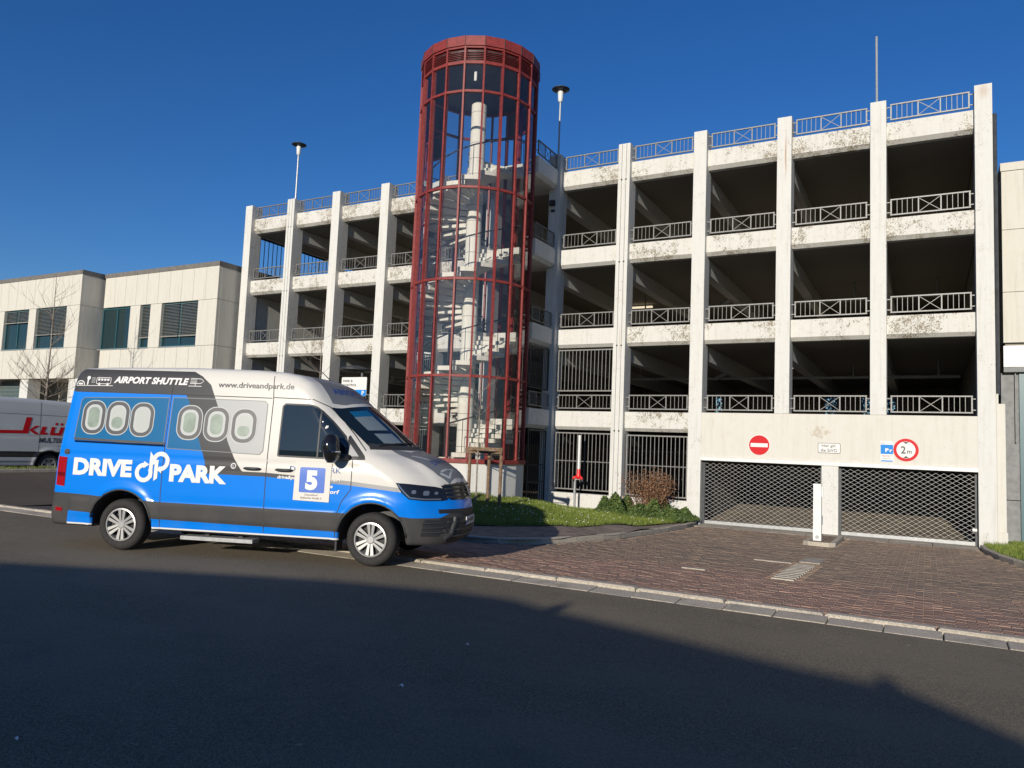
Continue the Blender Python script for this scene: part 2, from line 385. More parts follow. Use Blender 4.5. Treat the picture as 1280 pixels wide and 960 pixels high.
# drain grating (white bars) and pale stones
dg_ = MB(); dg_.box(-3.33, -2.98, -11.38, -8.72, gz(-11)-.1, gz(-8.8)-.012); dgo = dg_.build('drain_channel', 'black', dw)
for i in range(11):
    m = MB(); y = -11.3+i*.225; m.box(-3.31, -3.0, y, y+.13, gz(y)-.02, gz(y)+.012); m.build('grate_bar', 'kerb', dgo)
for x, y, a, b in [(-4.0, -8.95, .62, .13), (-3.31, -8.55, .33, .9), (-4.6, -11.3, .35, .12)]:
    m = MB(); m.hexa([(x, y, gz(y)-.04), (x+a, y, gz(y)-.04), (x+a, y+b, gz(y+b)-.04), (x, y+b, gz(y+b)-.04)], [(x, y, gz(y)+.016), (x+a, y, gz(y)+.016), (x+a, y+b, gz(y+b)+.016), (x, y+b, gz(y+b)+.016)]); m.build('pale_slab', 'gutter', dw)
# kerbs round the lawns
def resample(P, step):
    out = [P[0]]; acc = 0
    for a, b in zip(P[:-1], P[1:]):
        d = math.hypot(b[0]-a[0], b[1]-a[1]); n = max(1, round(d/.1))
        for k in range(1, n+1):
            q = (a[0]+(b[0]-a[0])*k/n, a[1]+(b[1]-a[1])*k/n); acc += d/n
            if acc >= step: out.append(q); acc = 0
    if math.hypot(out[-1][0]-P[-1][0], out[-1][1]-P[-1][1]) > .15: out.append(P[-1])
    return out
def kerb_line(P, zf, side, wd, name, root):
    Q = resample(P, .95)
    for a, b in zip(Q[:-1], Q[1:]):
        d = Vector((b[0]-a[0], b[1]-a[1], 0)); L_ = d.length; d.normalize(); nrm = Vector((-d.y, d.x, 0))*side
        p = Vector((a[0], a[1], 0))+d*.006; q = Vector((b[0], b[1], 0))-d*.006
        za, zb = zf(*a), zf(*b); c = .02
        lo = [(p.x, p.y, za-.28), (q.x, q.y, zb-.28), (q.x+nrm.x*wd, q.y+nrm.y*wd, zb-.28), (p.x+nrm.x*wd, p.y+nrm.y*wd, za-.28)]
        hi = [(v[0], v[1], v[2]+.28-c) for v in lo]
        m = MB(); m.hexa(lo, hi)
        tp = [(p+nrm*c)+Vector((0, 0, za)), (q+nrm*c)+Vector((0, 0, zb)), (q+nrm*(wd-c))+Vector((0, 0, zb)), (p+nrm*(wd-c))+Vector((0, 0, za))]
        m.add(hi+[tuple(t) for t in tp], [(4, 5, 6, 7), (0, 1, 5, 4), (1, 2, 6, 5), (2, 3, 7, 6), (3, 0, 4, 7)])
        m.build('kerb_stone', 'kerb', root)
# lawn in front of the tower
def path_edge(y):
    return float(np.interp(y, EDGE_Y, EDGE_X))
lawn = grid('lawn', lambda y: (-18, path_edge(y)), lin(-9.45, .15, 60), 60, lambda x, y: lawnz(x, y)+.004+.012*math.sin(x*3.1+y)*math.sin(y*2.3), 'lawn_soil')
# footpath between kerb and lawn
mb = MB(); n = 60; vs = []; fs = []
KP = resample(KERB, .2); EP = [(-18, -9.5), (-11.5, -9.5)]+list(zip(EDGE_X, EDGE_Y)); EP = resample(EP, .2)
for i in range(n+1):
    a = KP[int(i*(len(KP)-1)/n)]; b = EP[int(i*(len(EP)-1)/n)]
    for k in range(6):
        x = a[0]+(b[0]-a[0])*k/5; y = a[1]+(b[1]-a[1])*k/5; vs.append((x, y, lawnz(x, y)-.012))
for i in range(n):
    for k in range(5): fs.append((i*6+k, i*6+k+1, (i+1)*6+k+1, (i+1)*6+k))
mb.add(vs, fs); fp = mb.build('footpath', 'paver_dark', kind='structure', smooth=True)
kerb_line(KERB, lambda x, y: gz(y)+.10, 1, .13, 'kerb', fp)
rl = grid('grass_verge', lambda y: (rk_x(y)+.1, 14), lin(-7.55, 2.5, 40), 40, lambda x, y: gz(y)+.10+.03*smooth(0, 1, x-rk_x(y)), 'grass')
kerb_line(RK, lambda x, y: gz(y)+.10, 1, .12, 'kerb', rl)
# grass bed with kerb before the far van
lb = MB(); 
lbed = grid('grass_bed', lambda y: (-25.95, -25.42), lin(-13.4, -4, 30), 6, lambda x, y: LOTZ+.10+.04*math.sin(x*9+y*3), 'grass')
kerb_line([(-25.3, -13.5), (-25.3, -4)], lambda x, y: LOTZ+.12, 1, .12, 'kerb', lbed)
# grass blades
def blades(name, pts, hmin, hmax, wd, mat, parent):
    r = np.random.default_rng(3); n = len(pts); P = np.array(pts)
    a = r.uniform(0, 6.283, n); h = r.uniform(hmin, hmax, n); t = r.normal(0, .45, (n, 2))
    dx, dy = np.cos(a)*wd/2, np.sin(a)*wd/2
    V = np.empty((n*3, 3)); V[0::3] = P+np.c_[dx, dy, -.01*np.ones(n)]; V[1::3] = P-np.c_[dx, dy, .01*np.ones(n)]; V[2::3] = P+np.c_[t[:, 0]*h, t[:, 1]*h, h]
    me = bpy.data.meshes.new(name); me.vertices.add(n*3); me.vertices.foreach_set('co', V.ravel()); me.loops.add(n*3); me.loops.foreach_set('vertex_index', np.arange(n*3, dtype=np.int32))
    me.polygons.add(n); me.polygons.foreach_set('loop_start', np.arange(0, n*3, 3, dtype=np.int32)); me.polygons.foreach_set('loop_total', np.full(n, 3, dtype=np.int32)); me.update(); me.validate()
    me.materials.append(M[mat]); o = link(name, me, None, 'stuff'); return o
TC = (-13.74, -3.10); TR = 1.84
pts = []
while len(pts) < 75000:
    y = rnd.uniform(-9.4, -.05); x = rnd.uniform(-13.5, path_edge(y)-.02)
    if math.hypot(x-TC[0], y-TC[1]) < TR+.04: continue
    pts.append((x, y, lawnz(x, y)+.01)) if math.sin(x*1.9+1)*math.sin(y*2.1+x)+rnd.gauss(0, .55) > -.75 else None
tag(blades('grass', pts, .025, .10, .011, 'grass', None), 'short daisy-dotted grass in front of the red glass stair tower', 'grass')
pts2 = []
while len(pts2) < 14000:
    y = rnd.uniform(-7.5, .9); x = rnd.uniform(rk_x(y)+.1, min(rk_x(y)+2.6, 3.2))
    if y > -.02 and x < .55: continue
    pts2.append((x, y, gz(y)+.10+.03*smooth(0, 1, x-rk_x(y))))
tag(blades('grass', pts2, .04, .13, .012, 'grass', None), 'bright lush grass verge at the right foot of the car park', 'grass')
pts3 = [(rnd.uniform(-25.9, -25.45), yy, LOTZ+.12) for yy in [rnd.uniform(-13.3, -4) for _ in range(3000)]]
tag(blades('grass', pts3, .03, .09, .012, 'grass', None), 'dull grass strip along the kerb before the grey van', 'grass')
m = MB()
for p in rnd.sample([q for q in pts if -11.8 < q[0] and q[1] > -8.2], 170):
    s = .011; z = p[2]+.055; m.add([(p[0]-s, p[1]-s, z), (p[0]+s, p[1]-s, z), (p[0]+s, p[1]+s, z+.012), (p[0]-s, p[1]+s, z+.012)], [(0, 1, 2, 3)])
tag(m.build('daisies', 'daisy', kind='stuff', recalc=False), 'tiny white daisies scattered over the lawn by the tower', 'flowers')
# white flecks of litter on the road
for x, y, s, lab in ((-4.71, -17.22, .015, 'pale scrap of paper on the shaded road, farthest from the camera'), (-4.5, -18.4, .019, 'pale scrap of paper on the shaded road, middle of three'), (-5.6, -20.3, .013, 'pale scrap of paper on the shaded road, nearest the camera')):
    m = MB(); m.add([(x-s, y-s*.6, .004), (x+s*.2, y-s*.7, .014), (x+s, y-s*.3, .003), (x+s*.8, y+s*.6, .006), (x-s*.1, y+s*.8, .018), (x-s*.9, y+s*.4, .005)], [(0, 1, 4, 5), (1, 2, 3, 4)]); tag(m.build('paper_scrap', 'paper', recalc=False), lab, 'litter', 'scraps of paper on the road')

M['ramp_concrete'] = flat('ramp_concrete', (.24, .19, .13), .9, var=.35, vs=2)
# ------------------------------------------------------------------ car park
G = thing('car_park', 'white open-sided concrete multi-storey car park with speckled parapet beams', 'building', (-13.7, 0, -.45))
TOP = 11.73; ZB = [2.923+2.74*k for k in range(4)]
LX = [-19.861-2.5*k for k in range(4)]; RX = [-2.5*k for k in range(6)]; EX = -17.361; BX = -15.0
PW = .40
def pillar(x, z0, z1, w=PW, y0=0.0, y1=.58, mat='white_concrete', split=False):
    m = MB()
    m.box(x-w/2, x+w/2, y0, y1, z0, z1)
    o = m.build('pillar', mat, G)
    if split:
        for dx in (-.075, .075):
            j = MB(); j.box(x+dx-.006, x+dx+.006, y0-.003, y0+.01, z0, z1-.02); j.build('joint_strip', 'joint', o)
        for zb in ZB:
            for dx in (-.075, .075):
                j = MB(); j.lathe([(0, -.006), (.028, -.006), (.034, .004)], (x+dx, y0, zb-.62), axis=1, n=10); j.build('anchor_hole', 'joint', o)
    return o
for k, x in enumerate(RX):
    pillar(x, ZB[0]+.004 if k in (1, 2) else -.6, TOP, split=(k == 4), mat='white_concrete')
pillar(-3.705, -.6, ZB[0]-1.42, .43, .0, .5)
for k, x in enumerate(LX): pillar(x, -.3, TOP, split=(k == 2))
pillar(EX, -.3, TOP); pillar(BX, -.3, TOP)
# rust streaks
for x, z0, z1, w_ in [(-4.96, 11.5, 9.6, .035), (.12, 3.5, 2.2, .03)]:
    pass
def beam_poly(x, z):
    return [(x, .19, z), (x, .19, z-.51), (x, .31, z-.61), (x, .50, z-.61), (x, .50, z-.2), (x, .40, z)]
def beam(x0, x1, z, mat):
    m = MB(); m.extrude(beam_poly(x0, z), (x1-x0, 0, 0)); return m.build('parapet_beam', mat, G)
def bays():
    for a, b in zip(RX[1:], RX[:-1]): yield a, b, 'R'
    for a, b in zip(LX[1:], LX[:-1]): yield a, b, 'L'
    yield LX[0], EX, 'L'; yield EX, BX, 'S'
e = PW/2
# railing prototype parts (local origin: middle of its foot)
RW, RH = 1.92, .47
def railing_meshes(rw):
    out = []
    f = MB()
    for z in (.02, RH-.02): f.box(-rw/2, rw/2, -.022, .022, z-.017, z+.017)
    for s in (-1, 1): f.box(s*(rw/2-.022)-.018, s*(rw/2-.022)+.018, -.0215, .0215, .042, RH-.042)
    fr = mesh_of(f, 'grey_metal')
    p = MB(); p.box(-.015, .015, -.015, .015, .036, RH-.042); pm = mesh_of(p, 'grey_metal')
    b = MB(); b.box(-.0065, .0065, -.0065, .0065, .036, RH-.036); bm_ = mesh_of(b, 'grey_metal')
    xw = .28*rw/2-.02
    c1 = MB(); c1.bar((-xw, -.006, .05), (xw, -.006, RH-.05), .014, .012, up=(0, 1, 0)); c2 = MB(); c2.bar((-xw, .008, RH-.05), (xw, .008, .05), .014, .012, up=(0, 1, 0))
    br = MB(); br.box(0, .10, -.012, .012, -.012, .012)
    return fr, pm, bm_, mesh_of(c1, 'grey_metal'), mesh_of(c2, 'grey_metal'), mesh_of(br, 'grey_metal')
def mesh_of(mb, mat):
    me = bpy.data.meshes.new('part'); me.from_pydata(mb.v, [], mb.f); me.materials.append(M[mat]); 
    bm = bmesh.new(); bm.from_mesh(me); bmesh.ops.recalc_face_normals(bm, faces=bm.faces); bm.to_mesh(me); bm.free(); return me
RM = {}
def railing(cx, cy, z, parent, rw=RW, rz=0, loc0=None):
    if rw not in RM: RM[rw] = railing_meshes(rw)
    fr, pm, bm_, c1, c2, br = RM[rw]
    o = link('railing', fr, parent); pl = world_loc(parent); o.location = (cx-pl.x, cy-pl.y, z-pl.z); o.rotation_euler = (0, 0, rz)
    def ch(name, me, loc): q = link(name, me, o); q.location = loc
    px = .14*rw
    for s in (-1, 1): ch('post', pm, (s*px, 0, 0))
    inner = rw/2-.044-px-.02
    for s in (-1, 1):
        for k in range(4): ch('baluster', bm_, (s*(px+.02+inner*(k+1)/5), 0, 0))
    ch('cross_brace', c1, (0, 0, 0)); ch('cross_brace', c2, (0, 0, 0))
    for s in (-1, 1):
        for zz in (.09, RH-.09): ch('bracket', br, (rw/2 if s > 0 else -rw/2-.10, 0, zz))
    return o
for a, b, side in bays():
    for k, z in enumerate(ZB):
        if not (side == 'R' and k == 0 and a > -7.6): beam(a+e, b-e, z, 'white_concrete' if (a, side) == (RX[5], 'R') and k < 3 else 'lichen_concrete')
        railing((a+b)/2, .245, z+.08, G, rw=RW if abs(b-a-2.5) < .05 else b-a-.58)
# long lintel over the two gates
m = MB(); m.box(-7.5+e, -e, .02, .42, 1.60, ZB[0]); lin_o = m.build('gate_lintel', 'lintel_concrete', G)
m = MB(); m.box(-7.5+e+.004, -e-.004, -.035, .42, 1.495, 1.597); m.build('lintel_lip', 'white_paint', G)
# rolling lattice gates
def gate(x0, x1, zb, zt):
    y = .26; f = MB(); f.box(x0, x1, y-.03, y+.03, zb, zb+.09)
    g = f.build('rolling_gate', 'zinc', G)
    for xx in (x0-.02, x1-.05):
        r_ = MB(); r_.box(xx, xx+.07, y-.05, y+.05, zb, zt); r_.build('guide_rail', 'dark_metal', g)
    l = MB(); cw, chh = .187, .118; t = .012
    nx = int((x1-x0)/cw)+1; nz = int((zt-zb)/chh)+1
    for j in range(nz*2):
        zc = zb+.09+j*chh/2
        if zc > zt-.02: break
        # wavy rod j: zig-zag between rows
        up = chh/2*(1 if j % 2 else -1)
    for s in (1, -1):
        n0 = -int((zt-zb)/chh)-1; 
        for i in range(n0, nx+int((zt-zb)/chh)+2):
            # line from (xa, zb+.09) going up with slope s*chh/cw
            pts_ = []
            xa = x0+i*cw; 
            za, zz = zb+.09, zt
            p = [xa, za]; q = [xa+s*(zz-za)*cw/chh, zz]
            # clip in x
            def clip(p, q):
                for lim, sg in ((x0, 1), (x1, -1)):
                    ip, iq = sg*(p[0]-lim) >= 0, sg*(q[0]-lim) >= 0
                    if not ip and not iq: return None
                    if ip != iq:
                        tt = (lim-p[0])/(q[0]-p[0]); r = [lim, p[1]+(q[1]-p[1])*tt]
                        if ip: q = r
                        else: p = r
                return p, q
            c = clip(p, q)
            if c and abs(c[0][0]-c[1][0]) > .02:
                l.bar((c[0][0], y-.006*s, c[0][1]), (c[1][0], y-.006*s, c[1][1]), .0072, .0072, up=(0, 1, 0))
    j_ = 0
    for j in range(int((zt-zb)/chh*2)):
        for i in range(nx):
            x = x0+i*cw+(cw/2 if j % 2 else 0); z = zb+.09+j*chh/2
            if x0 < x < x1 and z < zt-.01: l.box(x-.014, x+.014, y-.012, y+.012, z-.007, z+.007)
    l.build('lattice', 'mesh_zinc', g, kind='stuff', recalc=False)
    return g
gate(-7.26, -3.93, -.385, 1.56); g2 = gate(-3.48, -.22, -.385, 1.56)
m = MB(); m.box(-.33, -.23, .20, .222, -.02, .05); m.build('gate_tag', 'white_paint', g2)
# bar grilles
def grille(x0, x1, z0, z1, y, n, mid=True, parent=None):
    f = MB(); t = .018
    f.box(x0, x1, y-t, y+t, z0, z0+.04); f.box(x0, x1, y-t, y+t, z1-.04, z1); f.box(x0, x0+.036, y-t, y+t, z0+.04, z1-.04); f.box(x1-.036, x1, y-t, y+t, z0+.04, z1-.04)
    if mid: f.box(x0+.036, x1-.036, y-.011, y+.011, (z0+z1)/2-.012, (z0+z1)/2+.012)
    g = f.build('bar_grille', 'grey_metal', parent or G); pl = world_loc(g)
    b = MB(); b.box(-.009, .009, -.009, .009, z0+.04, z1-.04); me = mesh_of(b, 'grey_metal')
    for k in range(n):
        o = link('bar', me, g); o.location = (x0+(x1-x0)*(k+1)/(n+1)-pl.x, y-pl.y+(.013 if mid else 0), -pl.z)
    return g
grille(-12.24, -10.26, .34, 2.22, .24, 14); grille(-9.74, -7.76, .30, 2.20, .24, 14)
grille(-12.24, -10.26, 3.58, 4.98, .24, 14, False)
for x0, x1 in ((-12.3, -10.2), (-9.8, -7.7)):
    m = MB(); m.box(x0, x1, .05, .40, -.6, .24); m.build('plinth_wall', 'white_concrete', G)
m = MB(); m.box(-10.05, -9.5, .03, .05, .02, .10)
# slabs, transverse beams, walls (dark inside; ground level darkened in colour for shade)
for k, z in enumerate(ZB):
    m = MB(); m.box(-27.2, -.15, .50+.003, 16, z-.61, z-.39); m.build('floor_slab', 'inner_concrete' if k else 'shaded_concrete', G)
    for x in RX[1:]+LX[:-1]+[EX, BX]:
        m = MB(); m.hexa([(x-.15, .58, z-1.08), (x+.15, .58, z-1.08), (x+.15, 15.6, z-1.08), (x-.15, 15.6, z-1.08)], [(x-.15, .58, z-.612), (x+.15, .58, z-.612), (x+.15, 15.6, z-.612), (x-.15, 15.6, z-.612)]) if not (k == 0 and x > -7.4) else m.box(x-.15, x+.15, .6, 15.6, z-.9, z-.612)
        m.build('ceiling_beam', 'white_concrete' if k else 'shaded_concrete', G)
    for x0, x1 in ((-12.2, -.4), (-27, -17.5)):
        y = 4.6+.4*k; m = MB(); m.tube([(x0, y, z-1.2), (x1, y, z-1.2)], .055, 8)
        for xx in np.arange(x0+1.2, x1, 2.5): m.tube([(xx, y, z-1.2), (xx, y, z-.6)], .03, 6)
        if k: m.tube([(x0+4.1, y, z-1.2), (x0+4.6, y-.5, z-1.05), (x0+4.6, y-.5, z-.62)], .09, 8)
        m.build('ceiling_pipe', 'zinc', G)
for x, y, z, l in ((-5.55, 6, ZB[1]-.66, .95), (-11.7, 7, ZB[2]-.68, .9)):
    m = MB(); m.box(x-l/2, x+l/2, y-.05, y+.05, z-.10, z-.03); m.build('tube_lamp', 'tube_light', G)
m = MB(); m.box(-27.2, .1, .43, 16, -.62, -.40); m.build('garage_floor', 'lot_asphalt', G)
m = MB(); m.hexa([(-7.35, .6, -.45), (-.15, .6, -.45), (-.15, 14, -.45), (-7.35, 14, -.45)], [(-7.35, .6, -.39), (-.15, .6, -.39), (-.15, 14, .45), (-7.35, 14, .45)]); m.build('ramp', 'ramp_concrete', G)
m = MB(); m.box(-7.6, -7.4, .6, 9.0, -.4, 2.0); m.build('inner_wall', 'shaded_concrete', G)
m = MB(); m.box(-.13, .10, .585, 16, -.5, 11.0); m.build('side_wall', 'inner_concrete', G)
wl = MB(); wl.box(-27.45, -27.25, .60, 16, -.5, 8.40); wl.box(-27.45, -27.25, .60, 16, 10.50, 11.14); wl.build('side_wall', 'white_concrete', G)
f = MB(); f.box(-27.37, -27.33, .6, 16, 10.42, 10.49); sg = f.build('bar_grille', 'dark_metal', G); pl = world_loc(sg)
b = MB(); b.box(-.012, .012, -.012, .012, 8.40, 10.42); bme2 = mesh_of(b, 'dark_metal')
for k in range(60):
    o = link('bar', bme2, sg); o.location = (-27.35-pl.x, .75+k*.25-pl.y, -pl.z)
bw = MB()
bw.box(-27.2, .1, 16, 16.2, -.5, 3.35); bw.box(-27.2, .1, 16, 16.2, 4.62, 8.9)
for x0, x1 in ((-27.2, -10.8), (-10.45, -5.6), (-5.05, -4.0), (-2.6, .1)): bw.box(x0, x1, 16.001, 16.199, 3.35, 4.62)
bw.box(-25.5, .1, 16, 16.2, 8.9, 11.14)
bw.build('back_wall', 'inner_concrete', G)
m = MB(); m.box(-27.3, .1, 16.0, 16.15, 11.141, 11.9); m.build('roof_parapet', 'white_concrete', G)
# pier at the right corner
m = MB(); m.box(.202, .25, -.02, .5, -.5, 3.50); m.build('corner_pier', 'lintel_concrete', G)
m = MB(); m.box(.252, .40, .06, .5, -.5, 3.25); m.build('corner_pier', 'lintel_concrete', G)
m = MB(); m.box(.24, .42, .0, .0595, -.5, .02); m.build('pier_foot', 'lintel_concrete', G)
m = MB(); m.tube([(.27, .32, 3.5), (.27, .32, 11.0)], .05, 8); m.build('downpipe', 'dark_metal', G)
# link bridge between the tower and the decks
for k, z in enumerate(ZB):
    for x, s in ((-12.5, 1), (BX, -1)):
        m = MB(); xs_ = [x, x, x-s*.12, x-s*.34, x-s*.34]
        poly = [(x+s*.12, -.02, z), (x+s*.12, -.02, z-.51), (x, -.02, z-.63), (x-s*.2, -.02, z-.63), (x-s*.2, -.02, z)]
        m.extrude(poly, (0, -1.5, 0)); m.build('bridge_parapet', 'white_concrete', G)
        railing(x+s*.08, -.78, z+.08, G, rw=1.42, rz=R(90))
    m = MB(); m.box(BX+.2, -12.7, -2.0, .5, z-.58, z-.40); m.build('bridge_slab', 'white_concrete', G)
def grille_y(x, y0, y1, z0, z1, n, parent):
    f = MB(); t = .018
    f.box(x-t, x+t, y0, y1, z0, z0+.04); f.box(x-t, x+t, y0, y1, z1-.04, z1); f.box(x-t, x+t, y0, y0+.036, z0+.04, z1-.04); f.box(x-t, x+t, y1-.036, y1, z0+.04, z1-.04)
    g = f.build('bar_grille', 'dark_metal', parent); pl = world_loc(parent)
    b = MB(); b.box(-.009, .009, -.009, .009, z0+.04, z1-.04); me = mesh_of(b, 'dark_metal')
    for k in range(n):
        o = link('bar', me, g); o.location = (x-pl.x, y0+(y1-y0)*(k+1)/(n+1)-pl.y, -pl.z)
    return g
grille_y(-12.46, -1.45, -.05, 3.58, 4.98, 12, G)
gd = grille_y(-12.46, -1.35, -.06, -.05, 2.25, 7, G); gd.name = 'bar_door'
pl = world_loc(G)
for z in (.55, 1.1): 
    m = MB(); m.box(-12.475, -12.445, -1.3, -.1, z, z+.03); m.build('bar', 'dark_metal', gd)
m = MB(); m.box(-12.44, -12.36, -.30, -.26, 1.02, 1.05); m.build('handle', 'dark_metal', gd)

# ------------------------------------------------------------------ stair tower
T = thing('stair_tower', 'round red steel and glass stair tower with a white spiral stair inside', 'tower', (TC[0], TC[1], .3))
NM = 20; A0 = -55
def pol(r, a, z): return (TC[0]+r*math.cos(R(a)), TC[1]+r*math.sin(R(a)), z)
angs = [A0+18*k for k in range(NM)]
def ringband(r0, r1, z0, z1, mat, name, skip=()):
    m = MB()
    for k in range(NM):
        a, b = angs[k], angs[k]+18
        if k in skip: continue
        m.hexa([pol(r0, a, z0), pol(r1, a, z0), pol(r1, b, z0), pol(r0, b, z0)], [pol(r0, a, z1), pol(r1, a, z1), pol(r1, b, z1), pol(r0, b, z1)])
    return m.build(name, mat, T)
mid = lambda k: (angs[k]+9) % 360
back = [k for k in range(NM) if 50 < mid(k) < 125]        # opens to the bridge
ringband(TR-.22, TR+.02, -.4, 1.15, 'white_concrete', 'plinth', back)
ringband(TR-.24, TR+.08, 1.15, 1.27, 'red_steel', 'base_ring', back)
for z, h in ((3.62, .07), (6.42, .07), (9.12, .07), (12.0, .07), (12.88, .10), (13.34, .06)):
    ringband(TR-.07, TR+.012, z-h/2, z+h/2, 'red_steel', 'ring', back if z < 11 else ())
ringband(TR-.05, TR+.05, 13.37, 13.66, 'red_steel', 'cap_ring')
for a in angs:
    m = MB(); m.bar(pol(TR-.045, a, 1.27), pol(TR-.045, a, 13.66 if True else 0), .052, .14, up=pol(1, a, 0) and (math.cos(R(a)), math.sin(R(a)), 0)); m.build('mullion', 'red_steel', T)
    m = MB(); m.bar(pol(TR+.052, a, 13.36), pol(TR+.052, a, 13.665), .012, .02, up=(math.cos(R(a)), math.sin(R(a)), 0)); m.build('cap_seam', 'joint', T)
lv = MB()
for s in range(7):
    z = 12.955+s*.052; hw = 2*TR*math.sin(R(9))/2*.93
    lv.hexa([(-.03, -hw, z-.018), (.02, -hw, z-.018-.02), (.02, hw, z-.038), (-.03, hw, z-.018)], [(-.03, -hw, z-.008), (.02, -hw, z-.028), (.02, hw, z-.028), (-.03, hw, z-.008)])
lme = mesh_of(lv, 'red_steel')
gz_ = [1.27, 3.62, 6.42, 9.12, 12.0, 12.85]
gmes = []
for a_, b_ in zip(gz_[:-1], gz_[1:]):
    m = MB(); hw = TR*math.sin(R(9))-.035; m.add([(0, -hw, a_+.035), (0, hw, a_+.035), (0, hw, b_-.035), (0, -hw, b_-.035)], [(0, 1, 2, 3)]); gmes.append(mesh_of(m, 'tower_glass'))
ap = TR*math.cos(R(9))
for k in range(NM):
    a = angs[k]+9
    o = link('louvre', lme, T); o.location = (ap*math.cos(R(a)), ap*math.sin(R(a)), -.3); o.rotation_euler = (0, 0, R(a))
    for j, me in enumerate(gmes):
        if k in back and j < 4: continue
        o = link('glass_pane', me, T); o.location = ((ap-.03)*math.cos(R(a)), (ap-.03)*math.sin(R(a)), -.3); o.rotation_euler = (0, 0, R(a))
m = MB(); m.lathe([(0, 12.92), (TR-.1, 12.92), (TR-.1, 13.5), (0, 13.6)], (TC[0], TC[1], 0), n=40); m.build('roof', 'dark_metal', T)
m = MB(); m.lathe([(TR-.15, 12.93), (TR-.12, 13.34)], (TC[0], TC[1], 0), n=40); m.build('louvre_backing', 'black', T)
m = MB(); m.lathe([(0, .0), (TR-.25, .0), (TR-.25, 1.14), (0, 1.14)], (TC[0], TC[1], 0), n=40); m.build('floor', 'tower_concrete', T)
CRD = .24
m = MB(); m.lathe([(0, 1.14), (CRD, 1.14), (CRD, 12.38), (CRD-.06, 12.45), (0, 12.45)], (TC[0], TC[1], 0), n=28); m.build('core_column', 'tower_concrete', T, smooth=False)
for zz in np.arange(1.6, 12.3, .5):
    m = MB(); m.lathe([(CRD+.0015, zz), (CRD+.0015, zz+.012)], (TC[0], TC[1], 0), n=28); m.build('column_joint', 'joint', T)
# spiral treads; clockwise down from each landing at the bridge side
land = [ZB[k]-.46 for k in range(4)]
tw = MB(); n_ = 4; wa = 23
def tread_mesh():
    m = MB(); a = R(wa/2); r0, r1 = CRD-.02, 1.60; th = .125
    lo = []; 
    prof = [(r0, -a), (r1, -a), (r1, -a/3), (r1, a/3), (r1, a), (r0, a)]
    vs = [(r*math.cos(t), r*math.sin(t), -th) for r, t in prof]; m.extrude(vs, (0, 0, th)); return mesh_of(m, 'tower_concrete')
tme = tread_mesh()
helix = []
z_lo = 1.14
levels = [z_lo]+land
for k in range(4):
    z0, z1 = levels[k], levels[k+1]; 
    if k == 0: nst = 8; span = 170
    else: nst = 16; span = 325
    for i in range(nst):
        f = (i+1)/(nst+1); a = 72-(1-f)*span; z = z0+(z1-z0)*f
        o = link('tread', tme, T); o.location = (0, 0, z-.3); o.rotation_euler = (0, 0, R(a))
        helix.append((a, z, k))
for k, z in enumerate(land):
    m = MB(); poly = [pol(CRD, a, z-.14) for a in range(72, 112, 8)]+[pol(1.6, a, z-.14) for a in range(112, 70, -8)]
    m.extrude(poly, (0, 0, .14)); m.build('landing', 'tower_concrete', T)
for k in range(4):
    P = [pol(1.50, a, z+.95) for a, z, kk in helix if kk == k]; 
    m = MB(); m.tube(P, .022, 6); m.build('handrail', 'dark_metal', T)
    P = [pol(1.50, a, z+.5) for a, z, kk in helix if kk == k]
    st = MB()
    for a, z, kk in helix:
        if kk == k: st.bar(pol(1.50, a, z), pol(1.50, a, z+.95), .014)
    st.build('baluster_row', 'dark_metal', T, kind='stuff')
m = MB(); m.box(TC[0]+.75, TC[0]+.83, TC[1]-1.55, TC[1]-1.51, 12.35, 12.62); m.build('wall_lamp', 'white_paint', T)

# ------------------------------------------------------------------ roof lamps, mast, floodlight
def roof_lamp(x, y, z0, z1, label):
    L_ = thing('roof_lamp', label, 'street lamp', (x, y, z0), group='mushroom lamps on the car park roof')
    m = MB(); m.tube([(x, y, z0), (x, y, z1-.42)], [.035, .03], 8); m.build('pole', 'zinc', L_)
    m = MB(); m.lathe([(.05, z1-.50), (.085, z1-.44), (.10, z1-.14), (.075, z1-.10), (0, z1-.10)], (x, y, 0), n=16); m.build('lantern', 'white_paint', L_, smooth=True)
    m = MB(); m.lathe([(0, z1-.09), (.14, z1-.085), (.30, z1-.05), (.315, z1-.035), (.24, z1+.0), (.1, z1+.045), (0, z1+.055)], (x, y, 0), n=28); m.build('canopy', 'dark_metal', L_, smooth=True)
roof_lamp(-24.93, .30, TOP, 14.25, 'thin mushroom lamp on the left half of the car park roof')
roof_lamp(-12.55, .30, TOP, 14.25, 'larger mushroom lamp on the roof right of the red tower')
m = MB(); m.tube([(-2.55, .3, TOP), (-2.56, .3, 13.8)], .032, 8)
tag(m.build('mast', 'zinc'), 'plain grey mast on the roof above the second pillar from the right', 'mast')
F_ = thing('floodlight', 'small black floodlight on the shaded pillar right of the tower', 'lamp', (-12.52, -.02, 9.9))
m = MB(); m.box(-12.62, -12.44, -.14, -.04, 9.92, 10.10); m.build('housing', 'black', F_)
m = MB(); m.box(-12.60, -12.46, -.035, -.002, 9.72, 9.80); m.add([(-12.6, -.145, 9.94), (-12.46, -.145, 9.94), (-12.46, -.145, 10.08), (-12.6, -.145, 10.08)], [(0, 1, 2, 3)]); m.build('bracket', 'dark_metal', F_)

